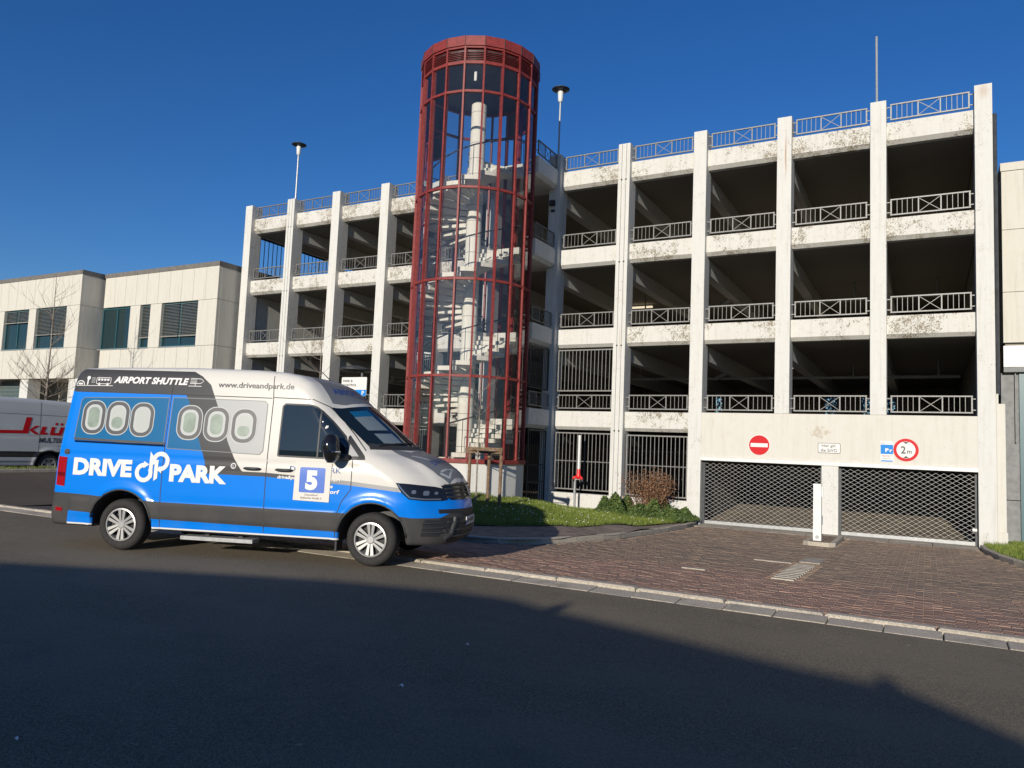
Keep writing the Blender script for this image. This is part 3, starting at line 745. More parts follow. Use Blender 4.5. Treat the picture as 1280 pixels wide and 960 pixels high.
# ------------------------------------------------------------------ signs on the lintel
SY = .02
def disc(c, r, mat, name, parent, y, t=.012, n=36):
    m = MB(); m.lathe([(0, -t), (r, -t), (r, 0), (0, 0)], (c[0], y, c[1]), axis=1, n=n); return m.build(name, mat, parent)
def plate(x0, x1, z0, z1, y, t, mat, name, parent, rad=.0):
    m = MB()
    if rad:
        P = []
        for cx, cz, a in ((x1-rad, z1-rad, 0), (x0+rad, z1-rad, 90), (x0+rad, z0+rad, 180), (x1-rad, z0+rad, 270)):
            for k in range(5): P.append((cx+rad*math.cos(R(a+22.5*k)), y, cz+rad*math.sin(R(a+22.5*k))))
        m.extrude(P, (0, -t, 0))
    else: m.box(x0, x1, y-t, y, z0, z1)
    return m.build(name, mat, parent)
def sign_text(s, x0, x1, z0, z1, y, mat, parent, bold=0.0, shear=0.0):
    m = MB(); text_at(m, s, lambda a, b: (x0+(x1-x0)*a, y, z0+(z1-z0)*b), bold, shear); return m.build('lettering', mat, parent, recalc=False)
s1 = thing('no_entry_sign', 'round red no entry sign with a white bar on the lintel', 'road sign', (-5.61, SY, 2.0))
disc((-5.61, 2.0), .30, 'sign_white', 'rim', s1, SY-.001); disc((-5.61, 2.0), .285, 'sign_red', 'face', s1, SY-.004); plate(-5.85, -5.37, 1.945, 2.055, SY-.0165, .003, 'sign_white', 'white_bar', s1)
s2 = thing('notice_plate', 'small white plate reading Hier gilt die StVO over the gate pillar', 'sign', (-3.72, SY, 1.98))
plate(-4.02, -3.44, 1.84, 2.12, SY, .014, 'sign_black', 'plate_edge', s2, .03); plate(-4.008, -3.452, 1.852, 2.108, SY-.014, .002, 'sign_white', 'plate', s2, .025)
sign_text('Hier gilt', -3.92, -3.56, 1.985, 2.085, SY-.018, 'sign_black', s2, .01); sign_text('die StVO', -3.95, -3.52, 1.875, 1.965, SY-.018, 'sign_black', s2, .01)
s3 = thing('parking_notice', 'blue and white parking notice beside the two metre sign', 'sign', (-2.29, SY, 1.95))
plate(-2.445, -2.135, 1.665, 2.215, SY, .012, 'sign_white', 'plate', s3); plate(-2.44, -2.14, 1.875, 2.125, SY-.012, .002, 'sign_blue', 'blue_panel', s3); plate(-2.43, -2.15, 1.675, 1.705, SY-.012, .002, 'sign_blue', 'blue_stripe', s3)
sign_text('P', -2.33, -2.245, 1.93, 2.03, SY-.016, 'sign_white', s3, .05); sign_text('r', -2.225, -2.16, 1.93, 2.0, SY-.016, 'sign_white', s3, .05)
sign_text('PARK', -2.43, -2.33, 2.15, 2.18, SY-.014, 'sign_black', s3); sign_text('PRIVAT', -2.41, -2.17, 1.80, 1.84, SY-.014, 'sign_red', s3); sign_text('PARKPLATZ', -2.40, -2.18, 1.74, 1.77, SY-.014, 'sign_black', s3)
s4 = thing('height_limit_sign', 'round white sign with red rim reading 2 m on the lintel', 'road sign', (-1.835, SY, 2.0))
disc((-1.835, 2.0), .30, 'sign_red', 'rim', s4, SY-.001); disc((-1.835, 2.0), .225, 'sign_white', 'face', s4, SY-.004)
sign_text('2', -1.955, -1.84, 1.90, 2.10, SY-.018, 'sign_black', s4, .02); sign_text('m', -1.81, -1.70, 1.905, 1.985, SY-.018, 'sign_black', s4, .02)
for s in (1, -1):
    m = MB(); zc = 2.0+s*.155; m.extrude([(-1.835-.07, SY-.017, zc+s*.06), (-1.835+.07, SY-.017, zc+s*.06), (-1.835, SY-.017, zc)], (0, -.003, 0)); m.build('arrow', 'sign_black', s4)

# ------------------------------------------------------------------ dry riser, barrier post with island
H_ = thing('dry_riser', 'upright fire main with red valve before the barred opening', 'standpipe', (-11.12, -.42, -.28))
x, y = -11.08, -.42
m = MB(); m.tube([(x, y, .95), (x, y, 2.12)], .045, 10); m.build('riser_pipe', 'white_paint', H_)
m = MB(); m.lathe([(.05, .72), (.075, .76), (.085, .84), (.06, .9), (.055, 1.02), (.048, 1.04)], (x, y, 0), n=14)
for s in (-1, 1): m.tube([(x, y, .80), (x+s*.12, y-.05, .78), (x+s*.15, y-.07, .72)], [.045, .04, .045], 8)
m.build('valve', 'red_paint', H_, smooth=True)
for s in (-1, 1):
    m = MB(); m.tube([(x+s*.16, y-.075, .72), (x+s*.165, y-.08, .66)], .05, 8); m.build('outlet_cap', 'black', H_)
m = MB(); m.box(x-.14, x-.08, y-.03, y+.03, -.42, .74); m.build('leg', 'zinc', H_); m = MB(); m.box(x-.13, x+.06, y-.02, y+.02, .70, .735); m.build('leg_bracket', 'zinc', H_)
I_ = thing('traffic_island', 'small kerbed island of bricks between the two gates', 'island', (-3.55, -2.6, -.38))
iz = lambda y: gz(y)
out = [(-3.83, -4.22), (-3.70, -4.36), (-3.28, -4.36), (-3.15, -4.2), (-3.25, -1.0), (-3.86, -1.0)]
cx_, cy_ = -3.52, -2.7
for i in range(len(out)):
    a, b = out[i], out[(i+1) % len(out)]
    if i == 4: continue
    ia = tuple(c+(o-c)*k for c, o, k in ((cx_, a[0], .68), (cy_, a[1], .93))); ib = tuple(c+(o-c)*k for c, o, k in ((cx_, b[0], .68), (cy_, b[1], .93)))
    m = MB(); q = [a, b, ib, ia]; m.hexa([(p[0], p[1], iz(p[1])-.2) for p in q], [(p[0], p[1], iz(p[1])+.09) for p in q]); m.build('kerb_stone', 'kerb', I_)
inn = [(cx_+(o[0]-cx_)*.68, cy_+(o[1]-cy_)*.93) for o in out]
m = MB(); m.extrude([(p[0], p[1], iz(p[1])-.15) for p in inn], (0, 0, .2)); m.build('infill', 'mortar', I_)
yy = -4.0
while yy < -1.2:
    for xx in (-3.62, -3.41):
        m = MB(); m.add([(xx+p[0]*.98, yy+p[1], iz(yy)+.058+p[2]) for p in brick_v(.2, .1)], brick_f); m.build('brick', 'paver', I_, recalc=False)
    yy += .1
B_ = thing('barrier_post', 'slim white square barrier post on the island between gates', 'post', (-3.62, -3.4, -.30))
m = MB(); m.box(-3.71, -3.53, -3.47, -3.33, -.27, 1.08); m.build('post', 'white_paint', B_)
m = MB(); m.box(-3.527, -3.50, -3.42, -3.38, .78, 1.02); m.build('hook', 'white_paint', B_)
m = MB(); m.lathe([(0, -.03), (.035, -.03), (.04, 0)], (-3.62, -3.47, -.16), axis=1, n=12); m.build('lock', 'zinc', B_)

# ------------------------------------------------------------------ left office building
def office(name, label, x0, x1, yf, ztop, windows, pw, seed):
    O_ = thing(name, label, 'building', ((x0+x1)/2, yf, LOTZ))
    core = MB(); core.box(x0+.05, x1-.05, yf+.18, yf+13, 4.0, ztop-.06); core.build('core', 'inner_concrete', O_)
    core = MB(); core.box(x0+.05, x1-.05, yf+2.2, yf+13, -.5, 4.0); core.build('ground_floor_wall', 'panel_concrete', O_)
    rows = [(4.0, 5.44), (5.45, 7.43), (7.44, ztop-.2)]
    n = round((x1-x0)/pw); w_ = (x1-x0)/n
    for r, (z0, z1) in enumerate(rows):
        if r == 1:
            segs = []; cur = x0
            for a, b, kind in windows:
                if a-cur > .05: segs.append((cur, a))
                cur = b
            if x1-cur > .05: segs.append((cur, x1))
        else: segs = [(x0+i*w_, x0+(i+1)*w_) for i in range(n)]
        for a, b in segs:
            m = MB(); m.box(a+.006, b-.006, yf, yf+.15, z0+.005, z1); m.build('concrete_panel', 'panel_concrete', O_)
    # right flank
    nf = 4 if name == 'office_wing' else 2
    ys = [yf+.155+i*1.0 for i in range(14)]
    for a, b in zip(ys[:-1], ys[1:]):
        for z0, z1 in rows:
            m = MB(); m.box(x1-.15, x1, a+.006, b-.006, z0+.005, z1); m.build('concrete_panel', 'panel_concrete', O_)
    m = MB(); m.box(x0-.03, x1+.03, yf-.03, yf+13, ztop-.195, ztop); m.build('roof_trim', 'roof_trim', O_)
    for a, b, kind in windows:
        f = MB(); y = yf+.12; t = .06
        f.box(a, b, y, y+.06, 5.46, 5.46+t); f.box(a, b, y, y+.06, 7.42-t, 7.42); f.box(a, a+t, y, y+.06, 5.46+t, 7.42-t); f.box(b-t, b, y, y+.06, 5.46+t, 7.42-t)
        if b-a > 1.2: f.box((a+b)/2-t/2, (a+b)/2+t/2, y, y+.06, 5.46+t, 7.42-t)
        wn = f.build('window', 'teal_frame', O_)
        g_ = MB(); g_.box(a+t, b-t, y+.04, y+.055, 5.46+t, 7.42-t); g_.build('pane', 'office_glass', wn)
        s_ = MB(); s_.box(a-.02, b+.02, yf-.03, yf+.11, 5.42, 5.458); s_.build('sill', 'zinc', wn)
        if kind:
            zlo = 7.42-kind*1.9; half = [(a, b)] if b-a < 1.2 else [(a, (a+b)/2-.01), ((a+b)/2+.01, b)]
            for p, q in half:
                bl = MB(); z = 7.40
                while z > zlo:
                    bl.hexa([(p+.02, yf+.03, z-.05), (q-.02, yf+.03, z-.05), (q-.02, yf+.09, z-.03), (p+.02, yf+.09, z-.03)], [(p+.02, yf+.03, z-.043), (q-.02, yf+.03, z-.043), (q-.02, yf+.09, z-.023), (p+.02, yf+.09, z-.023)]); z -= .066
                bl.box(p+.015, q-.015, yf+.02, yf+.1, zlo-.03, zlo); bl.build('blind', 'blind', wn)
    return O_
def wx(px0, px1, xa=-35.62, pa=133, xb=-27.77, pb=275):
    f = lambda p: xa+(xb-xa)*(p-pa)/(pb-pa); return f(px0), f(px1)
a = wx(130, 170); b = wx(183, 196); c = wx(210, 253.5)
O2 = office('office_wing', 'cream panelled office wing right behind the shuttle, with blinds half down', -35.6, -27.77, -1.0, 9.07, [(a[0], a[1], 0), (b[0], b[1], .78), (c[0], c[1], .78)], .80, 1)
def wx1(p0, p1): f = lambda p: -42.88+(p)*(7.05/104); return f(p0), f(p1)
wa_, wb_, wc_ = wx1(-20, 1), wx1(11, 43), wx1(52, 89)
O1 = office('office_block', 'cream panelled office block at the far left edge', -51.0, -35.83, -2.0, 9.09, [(-48.5, -46.3, .5), (wa_[0], wa_[1], .6), (wb_[0], wb_[1], .32), (wc_[0], wc_[1], .68)], .76, 2)
# ground floor of the block: columns and a blind
for x in (-44.2, -40.0, -36.0):
    m = MB(); m.box(x-.35, x+.35, -1.9, -1.3, -.2, 3.995); m.build('column', 'white_concrete', O1)
wn = MB(); wn.box(-43.8, -40.5, -1.0, -.9, 2.2, 3.98); wn = wn.build('window', 'teal_frame', O1)
bl = MB(); z = 3.94
while z > 2.2: bl.box(-43.75, -40.55, -1.06, -1.01, z-.03, z-.012); z -= .07
bl.build('blind', 'blind', wn)
m = MB(); m.tube([(-41.6, 3, 9.05), (-41.6, 3, 10.3)], .03, 6); tag(m.build('antenna', 'zinc'), 'short thin antenna on the far left office roof', 'antenna')

# ------------------------------------------------------------------ right building
RB = thing('cream_building', 'cream clad building at the right edge with grey recessed base', 'building', (4, 1.0, -.3))
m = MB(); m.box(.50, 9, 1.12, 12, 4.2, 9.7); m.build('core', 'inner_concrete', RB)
for z0, z1 in ((4.95, 6.3), (6.315, 8.0), (8.015, 9.62)):
    x = .45
    for wd in (.52, 1.2, 1.2, 1.2, 1.2):
        m = MB(); m.box(x+.004, x+wd-.004, 1.0, 1.1, z0, z1); m.build('cladding_panel', 'panel_concrete', RB); x += wd
    for k in range(4):
        m = MB(); m.box(.45, .49, 1.105+k*1.3, 1.105+k*1.3+1.29, z0, z1); m.build('cladding_panel', 'zinc', RB)
m = MB(); m.box(.43, 9, .97, 12, 9.63, 9.85); m.build('roof_trim', 'panel_concrete', RB)
m = MB(); m.box(.45, 9, .98, 1.11, 4.30, 4.86); m.build('fascia', 'white_paint', RB)
m = MB(); m.box(.45, 9, .985, 12, 4.16, 4.295); m.build('soffit', 'grey_plaster', RB)
m = MB(); m.box(.30, 9, 2.0, 12, -.6, 4.155); m.build('base_wall', 'grey_plaster', RB)
for z0, z1 in ((-.5, .78), (.80, 4.15)):
    m = MB(); m.box(.40, .84, 1.2, 1.25, z0, z1); m.build('base_panel', 'grey_plaster', RB)
m = MB(); m.box(.70, .73, 1.10, 1.18, 2.3, 4.15); m.build('conduit', 'grey_plaster', RB)
m = MB(); m.box(.80, 3.2, 1.13, 1.4, -.5, 4.15); m.build('teal_shutter', 'teal_frame', RB)

# ------------------------------------------------------------------ building across the road behind the photographer (its roof shades the road)
WH = thing('warehouse', 'low-gabled grey hall across the road', 'building', (0, -38, 0))
SHADE = [(-11.3, -17.46), (-9.47, -16.59), (-7.67, -15.77), (-6.14, -15.35), (-5.35, -15.26), (-4.64, -15.55), (-3.46, -15.85), (-2.25, -16.18), (-1.5, -16.3), (-.85, -17.0), (.4, -18.2)]
YB = -31.5; tA = math.tan(R(180-SUN_AZ)); tE = math.tan(R(SUN_EL))/math.cos(R(180-SUN_AZ))
prof = [(x+tA*(y-YB), (y-YB)*tE) for x, y in SHADE]
prof = [(-60, prof[0][1]-1.6)]+prof+[(40, prof[-1][1]-3.2)]
m = MB(); m.extrude([(x, YB, z) for x, z in prof]+[(40, YB, -1.1), (-60, YB, -1.1)], (0, -14, 0)); m.build('hall', 'panel_concrete', WH)
for sx_, sy_, hh_ in ((-4.72, -15.45, .10), (-1.62, -16.25, .07)):
    m = MB(); cx_, cz_ = sx_+tA*(sy_-YB), (sy_-YB)*tE; m.box(cx_-.07, cx_+.07, YB-.4, YB-.05, cz_-.5, cz_+hh_); m.build('chimney', 'grey_plaster', WH)
for k in range(9):
    m = MB(); m.box(-40+k*7.5, -36+k*7.5, YB+.001, YB+.08, 1.2, 3.0); m.build('window', 'office_glass', WH)

# ------------------------------------------------------------------ plants
def sapling(name, label, base, h, rootr, whorls, seed, cat='tree', lean=(0, 0), group=None):
    r = random.Random(seed); t = thing(name, label, cat, base, group=group)
    m = MB(); P = []; n = 10
    for i in range(n+1):
        f = i/n; P.append((base[0]+lean[0]*f+r.gauss(0, .015)*h*.15, base[1]+lean[1]*f, base[2]+h*f))
    m.tube(P, [rootr*(1-.85*i/n) for i in range(n+1)], 6); m.build('trunk', 'bark', t)
    b = MB()
    def br(p, d, l, rad, dep):
        pts_ = [Vector(p)]; dd = Vector(d)
        for i in range(4):
            dd = (dd+Vector((r.gauss(0, .13), r.gauss(0, .13), .10+r.gauss(0, .08)))).normalized(); pts_.append(pts_[-1]+dd*l/4)
        b.tube(pts_, [rad*(1-.2*i) for i in range(5)], 4)
        if dep:
            for q in pts_[1:]:
                for _ in range(2 if dep > 1 else 1):
                    a = r.uniform(0, 6.28); nd = (dd+Vector((math.cos(a), math.sin(a), .3))*.9).normalized(); br(q, nd, l*r.uniform(.35, .55), rad*.5, dep-1)
    for f, cnt, l, dep in whorls:
        for k in range(cnt):
            a = r.uniform(0, 6.28); ff = f+r.uniform(-.03, .03); p = Vector(base)+Vector((lean[0]*ff, lean[1]*ff, h*ff))
            br(p, (math.cos(a), math.sin(a), r.uniform(.3, .9)), l*r.uniform(.7, 1.2), rootr*.35*(1-ff*.6), dep)
    b.build('crown', 'bark', t)
    return t
sapling('young_tree', 'bare young tree before the cream office block at left', (-32.6, -5, LOTZ), 7.8, .055, [(.32, 6, 1.5, 2), (.40, 6, 1.3, 2), (.46, 4, 1.0, 1), (.62, 5, 1.7, 1), (.74, 5, 1.4, 1), (.86, 3, .9, 1)], 4)
sapling('young_tree', 'bare thin sapling behind the shuttle roof, left of the tower', (-18.9, -4, .3), 5.7, .035, [(.62, 3, 1.6, 1), (.72, 3, 1.1, 1), (.85, 2, .8, 0)], 9)
ST = sapling('young_tree', 'bare sapling tied to three stakes before the tower', (-11.75, -5.55, .1), 3.9, .026, [(.5, 4, .8, 1), (.62, 5, .8, 1), (.75, 5, .7, 1), (.88, 4, .45, 0)], 12)
K_ = thing('tree_stakes', 'three brown timber stakes with crossbars round the sapling', 'stakes', (-11.6, -5.5, .1))
PP = [(-12.05, -5.45, .16), (-11.6, -5.2, .12), (-10.98, -5.65, .08)]
for px_, py_, pz_ in PP:
    m = MB(); m.tube([(px_, py_, pz_-.3), (px_, py_, 1.62)], .045, 8); m.build('stake', 'wood', K_)
for a, b in ((0, 2), (0, 1), (1, 2)):
    m = MB(); z = 1.57 if a == 0 and b == 2 else 1.50; d = (Vector(PP[b])-Vector(PP[a])); d.z = 0; d.normalize()
    m.bar(Vector((PP[a][0], PP[a][1], z))-d*.08+Vector((0, -.065, 0)), Vector((PP[b][0], PP[b][1], z))+d*.08+Vector((0, -.065, 0)), .03, .09); m.build('crossbar', 'wood', K_)
m = MB()
for a in (0, 2): m.tube([(PP[a][0], PP[a][1], 1.43), (-11.75, -5.55, 1.40)], .016, 5)
m.build('tie', 'black', K_)
def leaf_cloud(n, fn, size, seed):
    r = random.Random(seed); m = MB()
    for _ in range(n):
        p, nrm = fn(r); p = Vector(p); nrm = (Vector(nrm)+Vector((r.gauss(0, .5), r.gauss(0, .5), r.gauss(0, .5)))).normalized()
        u = nrm.orthogonal().normalized(); u.rotate(Matrix.Rotation(r.uniform(0, 6.28), 3, nrm)); v = nrm.cross(u); s = size*r.uniform(.6, 1.3)
        m.add([p-u*s*.5, p+v*s*.38+nrm*s*.08, p+u*s*.6, p-v*s*.38+nrm*s*.08], [(0, 1, 2, 3)])
    return m
# far trees behind the car park, seen through the first deck
for i, x in enumerate((-13.5, -10.5, -7.5, -5.2)):
    bt_ = sapling('bare_tree', ['bare tree behind the back wall, leftmost through the deck', 'bare tree behind the back wall, second from the left', 'bare tree behind the back wall, third from the left', 'bare tree behind the back wall, nearest the right'][i], (x+6*.4, 24+i % 2*3, -1.1), 9, .12, [(.30, 8, 2.4, 2), (.42, 8, 2.2, 2), (.55, 8, 2.0, 2), (.68, 7, 1.8, 2), (.82, 5, 1.2, 1)], 20+i, group='bare trees behind the car park')
    leaf_cloud(5200, lambda q: ((x+2.4+q.gauss(0, 1.3), 24+i % 2*3+q.gauss(0, .8), q.uniform(2.2, 7.5)), (0, -1, .2)), .13, 40+i).build('twigs', 'bark', bt_, kind='stuff', recalc=False)
# ivy and dry shrub at the wall
def ivy_h(x, y):
    h = .36+.15*math.sin(x*5)+.12*math.sin(x*11+y*7)
    k = smooth(-10.25, -9.8, x)*smooth(-7.22, -7.7, x)*smooth(-1.75, -1.1, y)
    return max(.0, h*k)
def ivyp(r):
    while True:
        x = r.uniform(-10.25, -7.25); y = r.uniform(-1.75, -.02); h = ivy_h(x, y)
        if h > .03: break
    t = r.random()**.5; return (x, y, lawnz(x, y)+.03+h*t), (0, -.5, 1)
V_ = thing('ivy', 'dark green ivy thicket at the wall left of the gates', 'ivy', (-8.8, -.8, -.35))
leaf_cloud(13000, ivyp, .085, 2).build('foliage', 'ivy', V_, kind='stuff', recalc=False)
m = MB(); m.add([(-10.2, -1.7, lawnz(-10.2, -1.7)+.02), (-7.3, -1.7, lawnz(-7.3, -1.7)+.02), (-7.3, 0, lawnz(-7.3, 0)+.02), (-10.2, 0, lawnz(-10.2, 0)+.02)], [(0, 1, 2, 3)])
D_ = thing('dry_shrub', 'brown dry shrub growing out of the ivy', 'shrub', (-8.62, -.75, -.35))
r = random.Random(5); m = MB(); tips = []
for k in range(70):
    a = r.uniform(0, 6.28); b0 = Vector((-8.62+r.gauss(0, .10), -.75+r.gauss(0, .1), -.35)); d = Vector((math.cos(a)*r.uniform(.05, .6), math.sin(a)*r.uniform(.05, .45), 1)).normalized(); l = r.uniform(.95, 1.42)
    P = [b0]
    for i in range(4): P.append(P[-1]+(d+Vector((r.gauss(0, .08), r.gauss(0, .08), 0)))*l/4)
    m.tube(P, [.011, .010, .008, .006, .004], 4); tips += [P[2], P[3], P[4], P[4], P[3]]
m.build('stems', 'wood', D_)
leaf_cloud(5200, lambda q: (tuple(q.choice(tips)+Vector((q.gauss(0, .11), q.gauss(0, .10), q.gauss(0, .12)))), (0, -.3, 1)), .042, 8).build('foliage', 'dry_leaf', D_, kind='stuff', recalc=False)

# ------------------------------------------------------------------ sign and lamp behind the shuttle roof
P_ = thing('parking_sign', 'white and blue PARK & CONTROL board behind the shuttle roof', 'sign', (-15.7, -6, .3))
m = MB(); m.tube([(-15.66, -5.93, .2), (-15.66, -5.93, 3.4)], .04, 8); m.build('pole', 'zinc', P_)
plate(-16.16, -15.24, 2.92, 3.46, -6.0, .02, 'sign_white', 'board', P_, .03); plate(-16.155, -15.245, 2.925, 3.10, -6.02, .003, 'sign_blue', 'blue_band', P_)
sign_text('PARK &', -16.1, -15.75, 3.32, 3.39, -6.025, 'sign_black', P_, .01); sign_text('CONTROL', -16.1, -15.6, 3.20, 3.27, -6.025, 'sign_black', P_, .01); sign_text('P', -15.4, -15.31, 2.95, 3.07, -6.025, 'sign_white', P_, .03)
SL = thing('street_lamp', 'dark flat-headed lamp on a post behind the parking board', 'street lamp', (-15.5, -5.3, .3))
m = MB(); m.tube([(-16.02, -5.3, .2), (-16.02, -5.3, 3.72)], .045, 8); m.build('pole', 'dark_metal', SL)
m = MB(); m.lathe([(0, 3.66), (.42, 3.72), (.5, 3.76), (.42, 3.80), (.1, 3.88), (0, 3.89)], (-16.3, -5.3, 0), n=24); m.build('lamp_head', 'dark_metal', SL, smooth=True)

# ------------------------------------------------------------------ vans
ZC = [(-1.3, 2.50), (-1.1, 2.535), (-.5, 2.575), (.8, 2.60), (1.8, 2.59), (2.3, 2.565), (2.6, 2.52), (2.85, 2.43), (3.05, 2.29), (3.2, 2.165), (3.6, 1.85), (3.97, 1.555), (4.06, 1.495), (4.2, 1.445), (4.4, 1.345), (4.58, 1.22), (4.68, 1.10), (4.78, .80), (4.9, .3), (5.4, -1)]
def fsmooth_interp(P, n=800):
    xs = np.linspace(P[0][0], P[-1][0], n); ys = np.interp(xs, [p[0] for p in P], [p[1] for p in P])
    k = 13; ker = np.hanning(k+2)[1:-1]; ker /= ker.sum(); yp = np.pad(ys, k//2, mode='edge'); ys = np.convolve(yp, ker, 'valid'); return xs, ys
ZX, ZY = fsmooth_interp(ZC)
WZ = [(.2, .95), (.33, .975), (.5, 1.0), (.8, 1.02), (1.2, 1.015), (1.45, 1.0), (2.2, .93), (2.4, .90), (2.7, .86)]
WX, WY = fsmooth_interp(WZ)
def smax(a, b, k):
    h = np.clip(.5+.5*(a-b)/k, 0, 1); return b*(1-h)+a*h+k*h*(1-h)
WR = ((0.0, .37), (3.64, .37)); AR = .455
def van_f(x, y, z):
    ay = np.abs(y)
    W = np.interp(z, WX, WY)
    W = W-np.where(x > 3.2, .05*np.clip((x-3.2)/1.0, 0, 2)**1.6, 0)
    for cx, cz in WR:
        d = np.hypot(x-cx, z-cz); W = W+.022*np.exp(-((d-.50)/.055)**2)*(z < .95)*(z > .3)
    W = W-.008*np.exp(-((z-1.30)/.02)**2)*(x < 3.6)
    W = W+.012*np.clip((z-.44)/.03, 0, 1)*np.clip((.70-z)/.03, 0, 1)*(x < 3.3)*(x > -.8)
    bow = .47*np.clip((x-1.9)/1.1, 0, 1)**1.3
    a = ay-W
    xx = x+bow*(ay/.85)**2
    b = z-np.interp(xx, ZX, ZY)-.0
    # hood crease: raised centre
    b = b-.032*np.clip((.70-ay)/.10, 0, 1)*np.clip((x-3.95)/.25, 0, 1)+.012*np.clip((.30-ay)/.12, 0, 1)*np.clip((x-4.0)/.3, 0, 1)
    # normalise slope of b
    F = np.interp(z, [.2, .3, .42, .55, .7, .74, .86, .90, 1.0, 1.2, 2.7], [4.56, 4.66, 4.735, 4.75, 4.75, 4.77, 4.78, 4.745, 4.715, 4.68, 4.9])
    c = x-(F-.30*(ay/.8)**4*np.clip((1.5-z)/.3, 0, 1))
    rear = np.interp(z, [.2, .45, .75, 1.2, 2.6], [-1.13, -1.15, -1.11, -1.10, -.98])
    d = rear-x
    e = .30-z
    f = smax(a, b*.85, .15)
    f = smax(f, c*.85, .10)
    f = smax(f, d, .13)
    f = smax(f, e, .04)
    for cx, cz in WR:
        g = np.maximum(np.hypot(x-cx, z-cz)-AR, .58-ay); f = np.maximum(f, -g)
    return f
def surface_nets(fn, lo, hi, h):
    nx, ny, nz = [int(math.ceil((hi[i]-lo[i])/h))+1 for i in range(3)]
    X = lo[0]+np.arange(nx)*h; Y = lo[1]+np.arange(ny)*h; Z = lo[2]+np.arange(nz)*h
    F = fn(X[:, None, None], Y[None, :, None], Z[None, None, :]); sg = F < 0
    c = [sg[i:nx-1+i, j:ny-1+j, k:nz-1+k] for i in (0, 1) for j in (0, 1) for k in (0, 1)]
    s = sum(q.astype(int) for q in c); act = (s > 0) & (s < 8); idx = -np.ones(act.shape, int); I = np.argwhere(act); idx[act] = np.arange(len(I))
    acc = np.zeros((len(I), 3)); cnt = np.zeros(len(I))
    corners = [(i, j, k) for i in (0, 1) for j in (0, 1) for k in (0, 1)]
    for a in corners:
        for b in corners:
            if sum(abs(p-q) for p, q in zip(a, b)) == 1 and a < b:
                fa = F[I[:, 0]+a[0], I[:, 1]+a[1], I[:, 2]+a[2]]; fb = F[I[:, 0]+b[0], I[:, 1]+b[1], I[:, 2]+b[2]]
                m = (fa < 0) != (fb < 0); t = np.where(m, fa/np.where(m, fa-fb, 1), 0)
                p = np.array(a)+t[:, None]*(np.array(b)-np.array(a)); acc[m] += p[m]; cnt[m] += 1
    V = (I+acc/cnt[:, None])*h+np.array(lo)
    Q = []
    for ax in range(3):
        sl0 = [slice(None)]*3; sl1 = [slice(None)]*3; sl0[ax] = slice(0, -1); sl1[ax] = slice(1, None)
        ch = sg[tuple(sl0)] != sg[tuple(sl1)]; E_ = np.argwhere(ch); u, v = [(1, 2), (2, 0), (0, 1)][ax]
        ok = (E_[:, u] > 0) & (E_[:, v] > 0) & (E_[:, u] < idx.shape[u]) & (E_[:, v] < idx.shape[v]); E_ = E_[ok]
        def at(du, dv):
            q = E_.copy(); q[:, u] -= du; q[:, v] -= dv; return idx[q[:, 0], q[:, 1], q[:, 2]]
        f = np.stack([at(1, 1), at(0, 1), at(0, 0), at(1, 0)], 1)
        inside = sg[E_[:, 0], E_[:, 1], E_[:, 2]]
        f[~inside] = f[~inside][:, ::-1]; Q.append(f)
    Q = np.concatenate(Q); Q = Q[(Q >= 0).all(1)]
    for _ in range(4):
        f0 = fn(V[:, 0], V[:, 1], V[:, 2]); ep = .004; g = np.zeros_like(V)
        for i in range(3):
            q = V.copy(); q[:, i] += ep; r_ = V.copy(); r_[:, i] -= ep; g[:, i] = (fn(*q.T)-fn(*r_.T))/(2*ep)
        st = f0[:, None]*g/np.maximum((g**2).sum(1), .3)[:, None]; ln = np.linalg.norm(st, axis=1); st *= np.minimum(1, .5*h/np.maximum(ln, 1e-9))[:, None]; V = V-st
    return V, Q
VV, VQ = surface_nets(van_f, (-1.42, -1.16, .2), (4.95, 1.16, 2.7), .036)

